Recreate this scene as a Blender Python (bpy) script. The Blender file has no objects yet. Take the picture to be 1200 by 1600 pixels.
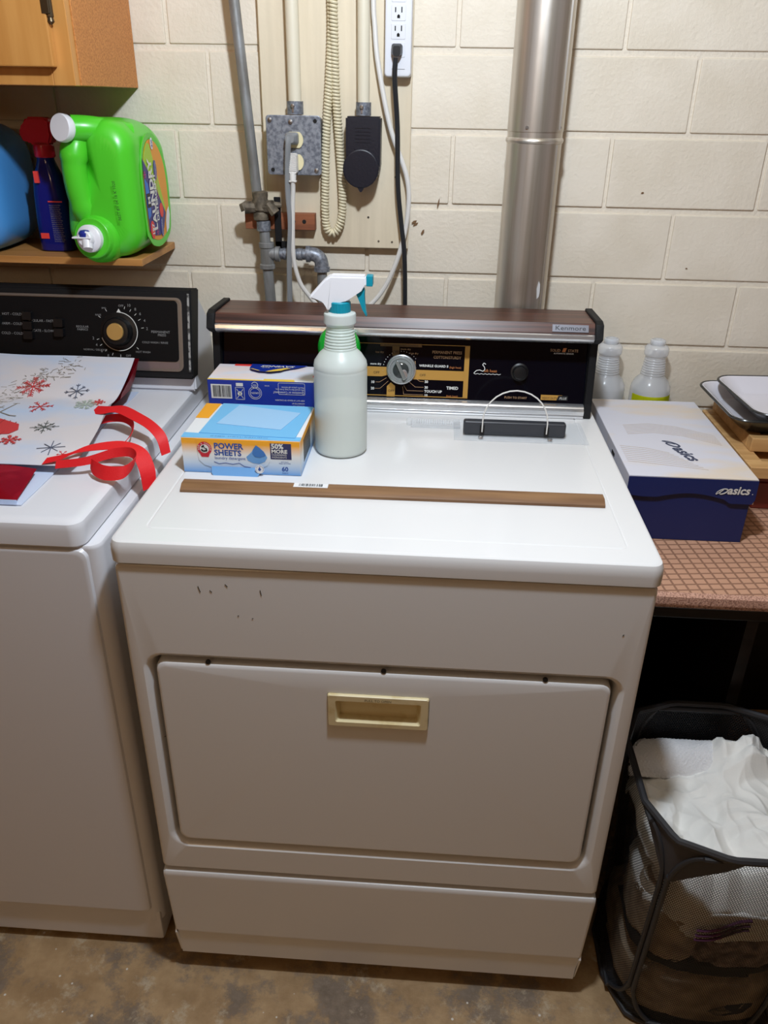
import bpy, bmesh, math, random
from mathutils import Vector, Matrix, noise
random.seed(4)
S = bpy.context.scene
COL = S.collection
# ------------------------------------------------------------------ camera, world, light, exposure
cd = bpy.data.cameras.new('camera')
cam = bpy.data.objects.new('camera', cd); COL.objects.link(cam)
cam.location = (0.0537, -1.6932, 1.4445)
yaw, pit, rol = 0.0571, 0.4778, 0.0167
cam.matrix_world = Matrix.Translation(cam.location) @ (Matrix.Rotation(yaw, 4, 'Z') @ Matrix.Rotation(math.pi/2-pit, 4, 'X') @ Matrix.Rotation(rol, 4, 'Z'))
cd.sensor_fit = 'VERTICAL'; cd.sensor_height = 24.0; cd.lens = 24.0*1246/1600
cd.clip_start = 0.02
S.camera = cam
wd = bpy.data.worlds.new('world'); S.world = wd; wd.use_nodes = True
wd.node_tree.nodes['Background'].inputs[0].default_value = (0.8, 0.85, 1, 1)
wd.node_tree.nodes['Background'].inputs[1].default_value = 0.05
def lamp(name, loc, power, radius, col):
    l = bpy.data.lights.new(name, 'POINT'); l.energy = power; l.shadow_soft_size = radius; l.color = col
    o = bpy.data.objects.new(name, l); COL.objects.link(o); o.location = loc
    return o
lamp('bulb_light', (0.07, -0.99, 2.0), 48, 0.04, (0.85, 0.955, 1.08))
lamp('far_bulb_light', (-1.0, -3.6, 2.1), 15, 0.12, (1.0, 0.72, 0.44))
S.view_settings.view_transform = 'Standard'; S.view_settings.look = 'None'
S.view_settings.exposure = 0.0; S.view_settings.gamma = 1.0
S.view_settings.use_curve_mapping = False

# ------------------------------------------------------------------ materials
def lin(c):
    c = c/255.0
    return c/12.92 if c <= 0.04045 else ((c+0.055)/1.055)**2.4
def rgb(r, g, b): return (lin(r), lin(g), lin(b), 1)
MATS = {}
def mat(name, col, rough=.5, metal=0, bump=None, var=None, trans=0, coat=0, spec=None, ior=None, sub=0, aniso=None):
    """bump=(scale,strength); var=(scale, colour2, lo, hi) mixes a second colour by noise"""
    m = bpy.data.materials.new(name); m.use_nodes = True; MATS[name] = m
    nt = m.node_tree; b = nt.nodes['Principled BSDF']
    b.inputs['Base Color'].default_value = col
    b.inputs['Roughness'].default_value = rough
    b.inputs['Metallic'].default_value = metal
    b.inputs['Transmission Weight'].default_value = trans
    b.inputs['Coat Weight'].default_value = coat
    b.inputs['Coat Roughness'].default_value = .08
    if spec is not None: b.inputs['Specular IOR Level'].default_value = spec
    if ior: b.inputs['IOR'].default_value = ior
    if sub:
        b.inputs['Subsurface Weight'].default_value = sub; b.inputs['Subsurface Radius'].default_value = (.01, .01, .01)
    tc = nt.nodes.new('ShaderNodeTexCoord')
    if var:
        n = nt.nodes.new('ShaderNodeTexNoise'); n.inputs['Detail'].default_value = 6
        sc = var[0]
        if isinstance(sc, tuple):
            mp = nt.nodes.new('ShaderNodeMapping'); mp.inputs['Scale'].default_value = sc
            nt.links.new(tc.outputs['Object'], mp.inputs[0]); nt.links.new(mp.outputs[0], n.inputs['Vector']); n.inputs['Scale'].default_value = 1
        else:
            nt.links.new(tc.outputs['Object'], n.inputs['Vector']); n.inputs['Scale'].default_value = sc
        r = nt.nodes.new('ShaderNodeValToRGB')
        lo, hi = (var[2], var[3]) if len(var) > 2 else (.35, .65)
        r.color_ramp.elements[0].position = lo; r.color_ramp.elements[0].color = col
        r.color_ramp.elements[1].position = hi; r.color_ramp.elements[1].color = var[1]
        nt.links.new(n.outputs['Fac'], r.inputs[0]); nt.links.new(r.outputs[0], b.inputs['Base Color'])
    if bump:
        n2 = nt.nodes.new('ShaderNodeTexNoise'); n2.inputs['Detail'].default_value = 5
        n2.inputs['Scale'].default_value = bump[0]; nt.links.new(tc.outputs['Object'], n2.inputs['Vector'])
        bp = nt.nodes.new('ShaderNodeBump'); bp.inputs['Strength'].default_value = bump[1]; bp.inputs['Distance'].default_value = .002
        nt.links.new(n2.outputs['Fac'], bp.inputs['Height']); nt.links.new(bp.outputs[0], b.inputs['Normal'])
    return m

M_wall = mat('painted_block', rgb(232, 222, 205), .6, bump=(130, .55), var=(9, rgb(223, 212, 193)))
M_mortar = mat('painted_mortar', rgb(229, 219, 202), .7, bump=(160, .8))
M_board = mat('painted_board', rgb(226, 212, 186), .5, bump=(60, .25), var=((60, 60, 4), rgb(217, 203, 177)))
M_plain = mat('wood_panelling', rgb(160, 120, 78), .8, bump=(20, .1))
M_ceil = mat('ceiling_wood', rgb(176, 160, 138), .8, var=((3, 30, 3), rgb(150, 134, 112)))
M_enamel = mat('white_enamel', rgb(226, 226, 226), .22, bump=(300, .02), spec=.45)
M_enamel2 = mat('washer_enamel', rgb(224, 225, 230), .3, spec=.45)
M_shadowgap = mat('dark_gap', rgb(25, 22, 20), .9)
M_almond = mat('almond_plastic', rgb(226, 212, 170), .4, var=(40, rgb(205, 184, 130), .5, .75))
M_black = mat('black_plastic', rgb(16, 16, 18), .35)
M_blackm = mat('matte_black', rgb(18, 18, 20), .6, bump=(400, .15), spec=.3)
M_panel = mat('black_glass_panel', rgb(7, 8, 17), .1, spec=.28)
M_wpanel = mat('washer_panel', rgb(13, 13, 15), .5, bump=(500, .1), spec=.2)
M_woodgrain = mat('walnut_laminate', rgb(98, 60, 47), .35, var=((5, 160, 160), rgb(52, 30, 24), .38, .62))
M_chrome = mat('chrome', rgb(235, 236, 238), .24, .85)
M_alu = mat('brushed_metal', rgb(170, 165, 160), .35, 1.0)
M_gold = mat('gold_print', rgb(186, 140, 66), .4)
M_golddim = mat('dim_gold_print', rgb(120, 88, 48), .5)
M_white_ink = mat('white_ink', rgb(225, 225, 220), .5)
M_tan_ink = mat('tan_ink', rgb(190, 150, 110), .5)
M_grey_ink = mat('grey_ink', rgb(140, 140, 140), .5)
M_black_ink = mat('black_ink', rgb(22, 22, 26), .5)
M_orange_ink = mat('orange_ink', rgb(196, 120, 66), .5)
M_clear = mat('clear_plastic', rgb(235, 240, 245), .06)
M_clear.node_tree.nodes['Principled BSDF'].inputs['Alpha'].default_value = .25
M_clearknob = mat('clear_knob', rgb(225, 230, 228), .04)
M_clearknob.node_tree.nodes['Principled BSDF'].inputs['Alpha'].default_value = .3
M_brass = mat('brushed_brass', rgb(214, 176, 106), .35, .6)
M_duct = mat('galvanized_duct', rgb(212, 206, 198), .36, .8, bump=(25, .12), var=((70, 70, 2), rgb(180, 170, 154), .35, .7))  # upright streaks in the colour imitate the stretched reflections of the metal
M_galv = mat('galvanized_steel', rgb(152, 157, 166), .45, .5, var=(170, rgb(112, 117, 128), .4, .62))
M_pipe = mat('old_grey_pipe', rgb(150, 152, 154), .5, .3, var=((60, 60, 14), rgb(120, 118, 114)), bump=(80, .2))
M_valve = mat('grimy_valve', rgb(122, 110, 92), .7, .1, var=(60, rgb(62, 54, 44)), bump=(120, .5))
M_redwood = mat('red_brown_wood', rgb(160, 96, 62), .6, var=((8, 60, 60), rgb(120, 68, 42)))
M_cream = mat('cream_cord', rgb(222, 211, 180), .4)
M_creampipe = mat('cream_conduit', rgb(224, 216, 194), .45, bump=(60, .15))
M_whitecord = mat('white_cord', rgb(222, 219, 214), .4)
M_greycord = mat('grey_cord', rgb(136, 138, 140), .4)
M_blackcord = mat('black_cord', rgb(34, 36, 40), .45)
M_outletblack = mat('dark_bakelite', rgb(20, 20, 32), .4, bump=(200, .1))
M_strip = mat('power_strip_white', rgb(222, 224, 230), .35)
M_ivory = mat('ivory_receptacle', rgb(226, 214, 172), .4)
M_cabside = mat('cabinet_cork_side', rgb(204, 136, 70), .55, var=(330, rgb(174, 108, 50), .4, .62))
M_cabwood = mat('cabinet_birch', rgb(206, 148, 80), .4, var=((40, 40, 3), rgb(190, 130, 64)))
M_shelf = mat('shelf_board', rgb(196, 140, 78), .5, var=((4, 30, 60), rgb(172, 118, 60)))
M_hinge = mat('antique_hinge', rgb(96, 84, 66), .35, .9)
M_green = mat('green_plastic', rgb(82, 204, 46), .3, sub=.1)
M_green2 = mat('bright_green_plastic', rgb(20, 170, 50), .25)
M_white = mat('white_plastic', rgb(232, 232, 236), .35)
M_navycap = mat('navy_plastic', rgb(34, 48, 140), .35)
M_bluejug = mat('blue_jug_plastic', rgb(70, 140, 205), .35)
M_bluebottle = mat('dark_blue_bottle', rgb(16, 26, 110), .12)
M_redtrig = mat('red_plastic', rgb(190, 22, 48), .25)
M_redlabel = mat('red_label', rgb(232, 66, 60), .5)
M_bag = mat('printed_bag_paper', rgb(196, 212, 236), .35, var=((5, 9, 5), rgb(222, 216, 218), .38, .6), bump=(30, .1))
M_bagin = mat('bag_paper_inside', rgb(208, 222, 246), .45)
M_bagred = mat('red_bag_paper', rgb(172, 14, 38), .3, var=(14, rgb(200, 40, 60), .5, .6))
M_ribbon = mat('red_ribbon', rgb(226, 26, 34), .5, bump=(900, .3))
M_inkred = mat('red_print', rgb(206, 66, 66), .5)
M_inkdark = mat('grey_green_print', rgb(84, 90, 84), .5)
M_inkslate = mat('slate_print', rgb(92, 98, 116), .5)
M_inkpale = mat('pale_print', rgb(178, 190, 178), .5)
M_inkbrown = mat('brown_print', rgb(140, 132, 116), .6)
M_frost = mat('frosted_bottle', rgb(226, 234, 230), .35)
M_frost.node_tree.nodes['Principled BSDF'].inputs['Alpha'].default_value = .72
M_liquid = mat('cloudy_liquid', rgb(226, 230, 214), .4)
M_clearbottle = mat('clear_bottle', rgb(226, 230, 236), .2)
M_clearbottle.node_tree.nodes['Principled BSDF'].inputs['Alpha'].default_value = .42
M_teal = mat('teal_plastic', rgb(14, 142, 164), .35)
M_yellow = mat('yellow_label', rgb(226, 232, 26), .5)
M_psback = mat('sheet_box_card', rgb(232, 234, 236), .4)
M_pslight = mat('light_blue_card', rgb(118, 190, 236), .4)
M_pspale = mat('pale_blue_card', rgb(160, 204, 240), .4)
M_psmid = mat('mid_blue_card', rgb(110, 165, 220), .4)
M_psorange = mat('orange_card', rgb(244, 168, 32), .4)
M_psnavy = mat('navy_card', rgb(38, 44, 92), .4)
M_inkblue = mat('blue_ink', rgb(34, 78, 158), .5)
M_inkcrim = mat('crimson_ink', rgb(200, 30, 50), .5)
M_bluebox = mat('royal_blue_card', rgb(22, 50, 152), .35)
M_cardpale = mat('pale_card', rgb(236, 222, 220), .45, var=((12, 30, 4), rgb(220, 226, 240), .4, .6))
M_cardyel = mat('yellow_card', rgb(242, 206, 80), .45)
M_stick = mat('brown_moulding', rgb(142, 106, 70), .5, var=((6, 90, 90), rgb(116, 82, 52)))
M_shoetop = mat('grey_shoebox_lid', rgb(214, 214, 224), .5, var=((5, 14, 5), rgb(222, 208, 192), .52, .7))
M_shoenavy = mat('navy_shoebox', rgb(20, 36, 92), .5)
M_trayw = mat('tray_white_enamel', rgb(226, 224, 232), .2)
M_traybk = mat('tray_black_rim', rgb(44, 46, 46), .2)
M_pine = mat('pine_wood', rgb(214, 172, 116), .5, var=((5, 50, 50), rgb(192, 146, 92)))
M_mahog = mat('mahogany_box', rgb(110, 40, 30), .3)
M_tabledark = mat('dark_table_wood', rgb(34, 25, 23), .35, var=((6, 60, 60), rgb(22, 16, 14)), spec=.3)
M_hamper = mat('black_nylon', rgb(44, 44, 47), .5, bump=(600, .2))
M_sheet = mat('white_cotton', rgb(248, 246, 240), .8, bump=(600, .15))
M_knit = mat('white_knit', rgb(236, 235, 236), .9, bump=(260, 1.0))
M_purple = mat('purple_yarn', rgb(70, 30, 60), .9)
M_taupe = mat('taupe_fleece', rgb(176, 156, 146), .95, var=(60, rgb(90, 72, 70)), bump=(300, .6))
M_darkcloth = mat('black_cloth', rgb(18, 17, 20), .9)
M_beige = mat('beige_cloth', rgb(206, 186, 158), .9, var=(25, rgb(150, 130, 108)), bump=(120, .4))
M_navycloth = mat('navy_cloth', rgb(28, 34, 62), .9)

def floor_mat():
    m = bpy.data.materials.new('stained_concrete'); m.use_nodes = True; nt = m.node_tree; b = nt.nodes['Principled BSDF']
    tc = nt.nodes.new('ShaderNodeTexCoord')
    def nz(scale, detail=8, rough=.6):
        n = nt.nodes.new('ShaderNodeTexNoise'); n.inputs['Scale'].default_value = scale; n.inputs['Detail'].default_value = detail
        n.inputs['Roughness'].default_value = rough; nt.links.new(tc.outputs['Object'], n.inputs['Vector']); return n
    def ramp(src, p0, c0, p1, c1):
        r = nt.nodes.new('ShaderNodeValToRGB'); e = r.color_ramp.elements
        e[0].position, e[0].color, e[1].position, e[1].color = p0, c0, p1, c1
        nt.links.new(src, r.inputs[0]); return r
    def mix(f, a, bb):
        x = nt.nodes.new('ShaderNodeMix'); x.data_type = 'RGBA'
        nt.links.new(f, x.inputs[0]); nt.links.new(a, x.inputs[6]); nt.links.new(bb, x.inputs[7]); return x.outputs[2]
    base = ramp(nz(22).outputs['Fac'], .35, rgb(160, 130, 92), .65, rgb(186, 156, 116)).outputs[0]
    grey = ramp(nz(60).outputs['Fac'], .35, rgb(96, 86, 78), .65, rgb(128, 116, 104)).outputs[0]
    f1 = ramp(nz(7.5, 12, .75).outputs['Fac'], .5, (0, 0, 0, 1), .58, (.8, .8, .8, 1)).outputs[0]
    c = mix(f1, base, grey)
    lite = nt.nodes.new('ShaderNodeRGB'); lite.outputs[0].default_value = rgb(198, 182, 156)
    f2 = ramp(nz(14, 12, .78).outputs['Fac'], .56, (0, 0, 0, 1), .66, (.85, .85, .85, 1)).outputs[0]
    c = mix(f2, c, lite.outputs[0])
    spk = nt.nodes.new('ShaderNodeRGB'); spk.outputs[0].default_value = rgb(225, 220, 210)
    v = nt.nodes.new('ShaderNodeTexVoronoi'); v.inputs['Scale'].default_value = 26; nt.links.new(tc.outputs['Object'], v.inputs['Vector'])
    f3 = ramp(v.outputs['Distance'], .05, (1, 1, 1, 1), .07, (0, 0, 0, 1)).outputs[0]
    c = mix(f3, c, spk.outputs[0])
    nt.links.new(c, b.inputs['Base Color']); b.inputs['Roughness'].default_value = .55
    bp = nt.nodes.new('ShaderNodeBump'); bp.inputs['Strength'].default_value = .4; bp.inputs['Distance'].default_value = .004
    nt.links.new(nz(70).outputs['Fac'], bp.inputs['Height']); nt.links.new(bp.outputs[0], b.inputs['Normal'])
    return m
M_floor = floor_mat()

def brick_mat(name, w, h, mortar, ca, cb, holes):
    m = bpy.data.materials.new(name); m.use_nodes = True; nt = m.node_tree; b = nt.nodes['Principled BSDF']
    uv = nt.nodes.new('ShaderNodeTexCoord'); br = nt.nodes.new('ShaderNodeTexBrick')
    nt.links.new(uv.outputs['UV'], br.inputs['Vector'])
    br.inputs['Scale'].default_value = 1; br.inputs['Brick Width'].default_value = w; br.inputs['Row Height'].default_value = h
    br.inputs['Mortar Size'].default_value = mortar; br.inputs['Mortar Smooth'].default_value = 0
    br.inputs['Color1'].default_value = ca; br.inputs['Color2'].default_value = ca; br.inputs['Mortar'].default_value = cb
    b.inputs['Roughness'].default_value = .6
    if holes:
        b.inputs['Base Color'].default_value = cb
        nt.links.new(br.outputs['Fac'], b.inputs['Alpha'])
    else:
        br.offset = 0
        nt.links.new(br.outputs['Color'], b.inputs['Base Color'])
        bp = nt.nodes.new('ShaderNodeBump'); bp.inputs['Strength'].default_value = .7; bp.inputs['Distance'].default_value = .002; bp.invert = True
        nt.links.new(br.outputs['Fac'], bp.inputs['Height']); nt.links.new(bp.outputs[0], b.inputs['Normal'])
    return m
M_mesh = brick_mat('black_hamper_mesh', .0046, .0038, .00058, rgb(0, 0, 0), rgb(22, 22, 24), True)
M_cloth = brick_mat('quilted_cloth', .0185, .0155, .0018, rgb(196, 150, 122), rgb(146, 106, 84), False)

# ------------------------------------------------------------------ object helpers
WM = {}
def wm(o): return WM.get(o.name, Matrix.Identity(4))
def thing(name, label, cat, loc=(0, 0, 0), rz=0, group=None, rot=None):
    o = bpy.data.objects.new(name, None); COL.objects.link(o); o.empty_display_size = .02
    m = Matrix.Translation(loc) @ (rot.to_4x4() if rot else Matrix.Rotation(rz, 4, 'Z'))
    o.matrix_world = m; WM[o.name] = m
    o['label'] = label; o['category'] = cat
    if group: o['group'] = group
    return o
def tag(o, label, cat, group=None):
    o['label'] = label; o['category'] = cat
    if group: o['group'] = group
    return o
def obj(name, bm, m, parent=None, local=False, sharp=35, label=None, flat=False):
    """link a bmesh as one object; coordinates are world unless local (then in the parent's space)"""
    me = bpy.data.meshes.new(name)
    bmesh.ops.recalc_face_normals(bm, faces=bm.faces) if not flat else None
    bm.to_mesh(me); bm.free()
    for p in me.polygons: p.use_smooth = not flat
    if not flat:
        try: me.set_sharp_from_angle(angle=math.radians(sharp))
        except Exception: pass
    for x in (m if isinstance(m, (list, tuple)) else [m]): me.materials.append(x)
    o = bpy.data.objects.new(name, me); COL.objects.link(o)
    if not flat and sharp < 180 and len(me.polygons) > 6:
        wn = o.modifiers.new('weighted_normals', 'WEIGHTED_NORMAL'); wn.keep_sharp = True; wn.weight = 80
    if parent:
        o.parent = parent
        if not local: me.transform(wm(parent).inverted())
        WM[o.name] = wm(parent)
    elif not local:
        # put the origin of a top-level mesh at the middle of its base
        xs = [v.co for v in me.vertices]
        c = Vector(((min(v.x for v in xs)+max(v.x for v in xs))/2, (min(v.y for v in xs)+max(v.y for v in xs))/2, min(v.z for v in xs)))
        me.transform(Matrix.Translation(-c)); o.location = c; WM[o.name] = Matrix.Translation(c)
    if label: o['label'] = label
    return o
def struct(name, bm, m, parent=None, **k):
    o = obj(name, bm, m, parent, **k)
    if not parent: o['kind'] = 'structure'
    return o
def dup(root, loc, label, rz=0):
    m = Matrix.Translation(loc) @ Matrix.Rotation(rz, 4, 'Z')
    r = root.copy(); COL.objects.link(r); r.matrix_world = m; WM[r.name] = m
    r['label'] = label
    for ch in list(root.children):
        c = ch.copy(); COL.objects.link(c); c.parent = r; WM[c.name] = m
        for g in list(ch.children):
            d = g.copy(); COL.objects.link(d); d.parent = c; WM[d.name] = m
    return r
def B(): return bmesh.new()
def box(bm, x0, x1, y0, y1, z0, z1, b=0, seg=2):
    t = bmesh.new()
    bmesh.ops.create_cube(t, size=1)
    for v in t.verts:
        v.co = Vector(((x0+x1)/2+v.co.x*(x1-x0), (y0+y1)/2+v.co.y*(y1-y0), (z0+z1)/2+v.co.z*(z1-z0)))
    if b: bmesh.ops.bevel(t, geom=t.edges[:], offset=b, segments=seg, affect='EDGES', profile=.5)
    join(bm, t); return bm
def join(bm, t, m=None):
    if m is not None: t.transform(m)
    me = bpy.data.meshes.new('tmp'); t.to_mesh(me); t.free(); bm.from_mesh(me); bpy.data.meshes.remove(me)
def loft(bm, loops, cap0=True, cap1=True, closed=True, mi=None):
    rows = [[bm.verts.new(p) for p in L] for L in loops]
    n = len(rows[0])
    for a, b in zip(rows, rows[1:]):
        for i in range(n if closed else n-1):
            j = (i+1) % n
            f = bm.faces.new((a[i], a[j], b[j], b[i]))
            if mi is not None: f.material_index = mi
    if cap0: bm.faces.new(rows[0][::-1])
    if cap1: bm.faces.new(rows[-1])
    return rows
def rr(cx, cy, w, h, r, n=4):
    r = min(r, w/2-1e-5, h/2-1e-5); out = []
    for k, (sx, sy) in enumerate(((1, 1), (-1, 1), (-1, -1), (1, -1))):
        for i in range(n+1):
            a = math.pi/2*k+math.pi/2*i/n
            out.append((cx+sx*(w/2-r)+r*math.cos(a), cy+sy*(h/2-r)+r*math.sin(a)))
    return out
def XZ(p, y): return [(a, y, b) for a, b in p]
def XY(p, z): return [(a, b, z) for a, b in p]
def YZ(p, x): return [(x, a, b) for a, b in p]
def lathe(bm, prof, n=24, c=(0, 0, 0), axis='Z'):
    c = Vector(c); L = []
    for r, z in prof:
        L.append([])
        for i in range(n):
            a = 2*math.pi*i/n; p = Vector((r*math.cos(a), r*math.sin(a), z))
            if axis == 'X': p = Vector((p.z, p.x, p.y))
            if axis == 'Y': p = Vector((p.y, p.z, p.x))
            if axis == '-Y': p = Vector((p.x, -p.z, p.y))
            L[-1].append(c+p)
    loft(bm, L); return bm
def smooth_path(pts, k=6):
    pts = [Vector(p) for p in pts]; out = []
    for i in range(len(pts)-1):
        p0 = pts[i-1] if i else pts[0]*2-pts[1]
        p1, p2 = pts[i], pts[i+1]
        p3 = pts[i+2] if i+2 < len(pts) else p2*2-p1
        for j in range(k):
            t = j/k
            out.append(.5*((2*p1)+(p2-p0)*t+(2*p0-5*p1+4*p2-p3)*t*t+(3*p1-p0-3*p2+p3)*t**3))
    out.append(pts[-1]); return out
def tube(bm, pts, r, n=10, squash=1.0):
    pts = [Vector(p) for p in pts]; L = []
    t = (pts[1]-pts[0]).normalized()
    u = t.orthogonal().normalized()
    for i, p in enumerate(pts):
        t2 = (pts[min(i+1, len(pts)-1)]-pts[max(i-1, 0)]).normalized()
        u = (u-t2*u.dot(t2)).normalized(); v = t2.cross(u)
        rad = r[i] if isinstance(r, (list, tuple)) else r
        L.append([p+(u*math.cos(2*math.pi*k/n)+v*math.sin(2*math.pi*k/n)*squash)*rad for k in range(n)])
    loft(bm, L); return bm
def strip(bm, pts, ws, th=.0008, k=6):
    """a ribbon: centre points, half-width vectors"""
    P = smooth_path(pts, k); Wv = smooth_path(ws, k); L = []
    for i, (p, w) in enumerate(zip(P, Wv)):
        t = (P[min(i+1, len(P)-1)]-P[max(i-1, 0)]).normalized()
        n = t.cross(w); n = n.normalized()*th if n.length > 1e-9 else Vector((0, 0, th))
        L.append([p-w-n/2, p+w-n/2, p+w+n/2, p-w+n/2])
    loft(bm, L); return bm
def prism(bm, poly, fn, d):
    """poly of 2d points; fn(a,b,h) -> 3d; from h=0 to h=d"""
    loft(bm, [[fn(a, b, 0) for a, b in poly], [fn(a, b, d) for a, b in poly]]); return bm
class Fr:
    def __init__(s, o, u, v):
        s.o = Vector(o); s.u = Vector(u).normalized(); s.v = Vector(v).normalized(); s.n = s.u.cross(s.v)
    def __call__(s, a, b, h=0): return s.o+s.u*a+s.v*b+s.n*h
    def mat(s):
        m = Matrix.Identity(4)
        for i in range(3): m[i][0], m[i][1], m[i][2], m[i][3] = s.u[i], s.v[i], s.n[i], s.o[i]
        return m
def poly(bm, fr, pts, h=.0004, d=.0003):
    prism(bm, pts, lambda a, b, k: fr(a, b, h+k), d); return bm
def rect(a0, a1, b0, b1): return [(a0, b0), (a1, b0), (a1, b1), (a0, b1)]
def circ(a, b, r, n=20, ry=None): return [(a+r*math.cos(2*math.pi*i/n), b+(ry or r)*math.sin(2*math.pi*i/n)) for i in range(n)]
def line(bm, fr, pts, w, h=.0004):
    for (a0, b0), (a1, b1) in zip(pts, pts[1:]):
        dx, dy = a1-a0, b1-b0; l = math.hypot(dx, dy) or 1e-9; nx, ny = -dy/l*w/2, dx/l*w/2
        poly(bm, fr, [(a0-nx, b0-ny), (a1-nx, b1-ny), (a1+nx, b1+ny), (a0+nx, b0+ny)], h)
def text(bm, fr, s, a, b, size, al='LEFT', h=.0005, sx=1.0, rot=0, shear=0, bold=0):
    cu = bpy.data.curves.new('t', 'FONT'); cu.body = s; cu.size = size; cu.align_x = al; cu.resolution_u = 2
    cu.shear = shear; cu.offset = bold
    o = bpy.data.objects.new('t', cu); me = bpy.data.meshes.new_from_object(o)
    t = bmesh.new(); t.from_mesh(me); bpy.data.meshes.remove(me); bpy.data.objects.remove(o); bpy.data.curves.remove(cu)
    join(bm, t, fr.mat() @ Matrix.Translation((a, b, h)) @ Matrix.Rotation(rot, 4, 'Z') @ Matrix.Diagonal((sx, 1, 1, 1)))
def pr(name, parent, m, build, label=None):
    bm = B(); build(bm); o = obj(name, bm, m, parent, flat=True, label=label); o['kind'] = 'stuff'; return o
def arc_text(bm, fr, s, a, b, r, size, a0, a1, inward=False, h=.0006):
    for i, ch in enumerate(s):
        t = a0+(a1-a0)*(i/(max(1, len(s)-1)))
        text(bm, fr, ch, a+r*math.cos(t), b+r*math.sin(t), size, 'CENTER', rot=(t+math.pi/2 if inward else t-math.pi/2), h=h)

# ================================================================== ROOM SHELL
wall = struct('wall_back', box(B(), -2.4, 2.4, .0045, .12, 0, 2.4), M_mortar)
J, ZB = .0115, 1.5305
def block_row(k):
    zb = ZB-.1343*k; zt = zb+.1343-J
    base = [.078, .380, .672] if k % 2 == 0 else [-.087, .215, .5178]
    xs = [base[0]-.302*i for i in (3, 2, 1)]+base+[base[2]+.302*i for i in (1, 2, 3)]
    if k % 2 == 0: xs = [-1.063, -.761, -.462, -.224]+base+[.974, 1.276, 1.578]
    for x0, x1 in zip(xs, xs[1:]):
        if x1 < -1.15 or x0 > 1.15: continue
        jx = .0035; d = random.uniform(-.0006, .0006)
        b = box(B(), x0+jx, x1-jx, d, .018, zb+random.uniform(-.0006, .0006), zt, .0028, 2)
        obj('block', b, M_wall, wall)
for k in range(-2, 12): block_row(k)
cb = B()
for (x, z, w, h, a) in [(.008, 1.226, .006, .0025, .5), (.011, 1.222, .006, .002, .5), (.026, 1.207, .0025, .006, -.4), (.055, 1.263, .0015, .009, -.2), (.45, 1.29, .003, .0015, .2), (.56, 1.15, .002, .001, 0)]:
    f = Fr((x, -.0012, z), (math.cos(a), 0, math.sin(a)), (-math.sin(a), 0, math.cos(a)))
    poly(cb, f, [(-w, -h*.6), (w*.3, -h), (w, h*.2), (.1*w, h), (-w*.8, h*.5)], 0, .0012)
chips = obj('paint_chips', cb, mat('chip_brown', rgb(120, 88, 58), .7), wall); chips['kind'] = 'stuff'
struct('floor', box(B(), -2.4, 2.4, -4.5, .12, -.1, 0), M_floor)
struct('ceiling', box(B(), -2.4, 2.4, -4.5, .12, 2.32, 2.4), M_ceil)
struct('wall_left', box(B(), -2.5, -2.4, -4.5, .12, 0, 2.4), M_plain)
struct('wall_right', box(B(), 2.4, 2.5, -4.5, .12, 0, 2.4), M_plain)
struct('wall_front', box(B(), -2.5, 2.5, -4.6, -4.5, 0, 2.4), M_plain)

# ================================================================== DRYER
dry = thing('clothes_dryer', 'white enamel clothes dryer with woodgrain console and drop door, in the middle', 'dryer', (0, -.45, 0))
# cabinet with the door opening
b = B(); N = 5
dc = (.0005, .5295); dw, dh = .672, .379
loft(b, [XZ(rr(0, .575, .735, .606, .006, N), -.125), XZ(rr(0, .575, .735, .606, .008, N), -.778), XZ(rr(0, .575, .731, .602, .008, N), -.784), XZ(rr(0, .575, .722, .593, .008, N), -.787),
         XZ(rr(*dc, dw+.022, dh+.022, .03, N), -.787), XZ(rr(*dc, dw+.008, dh+.008, .024, N), -.782), XZ(rr(*dc, dw, dh, .02, N), -.772), XZ(rr(*dc, dw-.002, dh-.002, .02, N), -.745)])
obj('cabinet', b, M_enamel, dry)
b = B(); hc = (-.002, .645); hw, hh = .15, .06
loft(b, [XZ(rr(*dc, dw-.012, dh-.010, .016, N), -.752), XZ(rr(*dc, dw-.012, dh-.010, .016, N), -.779), XZ(rr(*dc, dw-.016, dh-.014, .016, N), -.785), XZ(rr(*dc, dw-.026, dh-.024, .014, N), -.788),
         XZ(rr(*hc, hw, hh, .003, N), -.788), XZ(rr(*hc, hw, hh, .003, N), -.755)], cap1=True)
door = obj('door', b, M_enamel, dry)
b = B()
loft(b, [XZ(rr(*hc, hw-.001, hh-.001, .003, N), -.772), XZ(rr(*hc, hw-.001, hh-.001, .003, N), -.790), XZ(rr(*hc, hw-.004, hh-.004, .003, N), -.7925), XZ(rr(hc[0], hc[1]-.001, hw-.024, hh-.020, .003, N), -.7925),
         XZ(rr(hc[0], hc[1]-.002, hw-.032, hh-.024, .004, N), -.786), XZ(rr(hc[0], hc[1]-.003, hw-.036, hh-.026, .004, N), -.776)], cap1=True)
hd = obj('door_handle', b, M_almond, door, label='almond plastic recessed pull')
pr('lettering', dry, mat('handle_ink', rgb(110, 96, 60), .6), lambda b: text(b, Fr((hc[0], -.7925, hc[1]+.0215), (1, 0, 0), (0, 0, 1)), 'PULL TO OPEN', 0, -.001, .0058, 'CENTER'))
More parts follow.
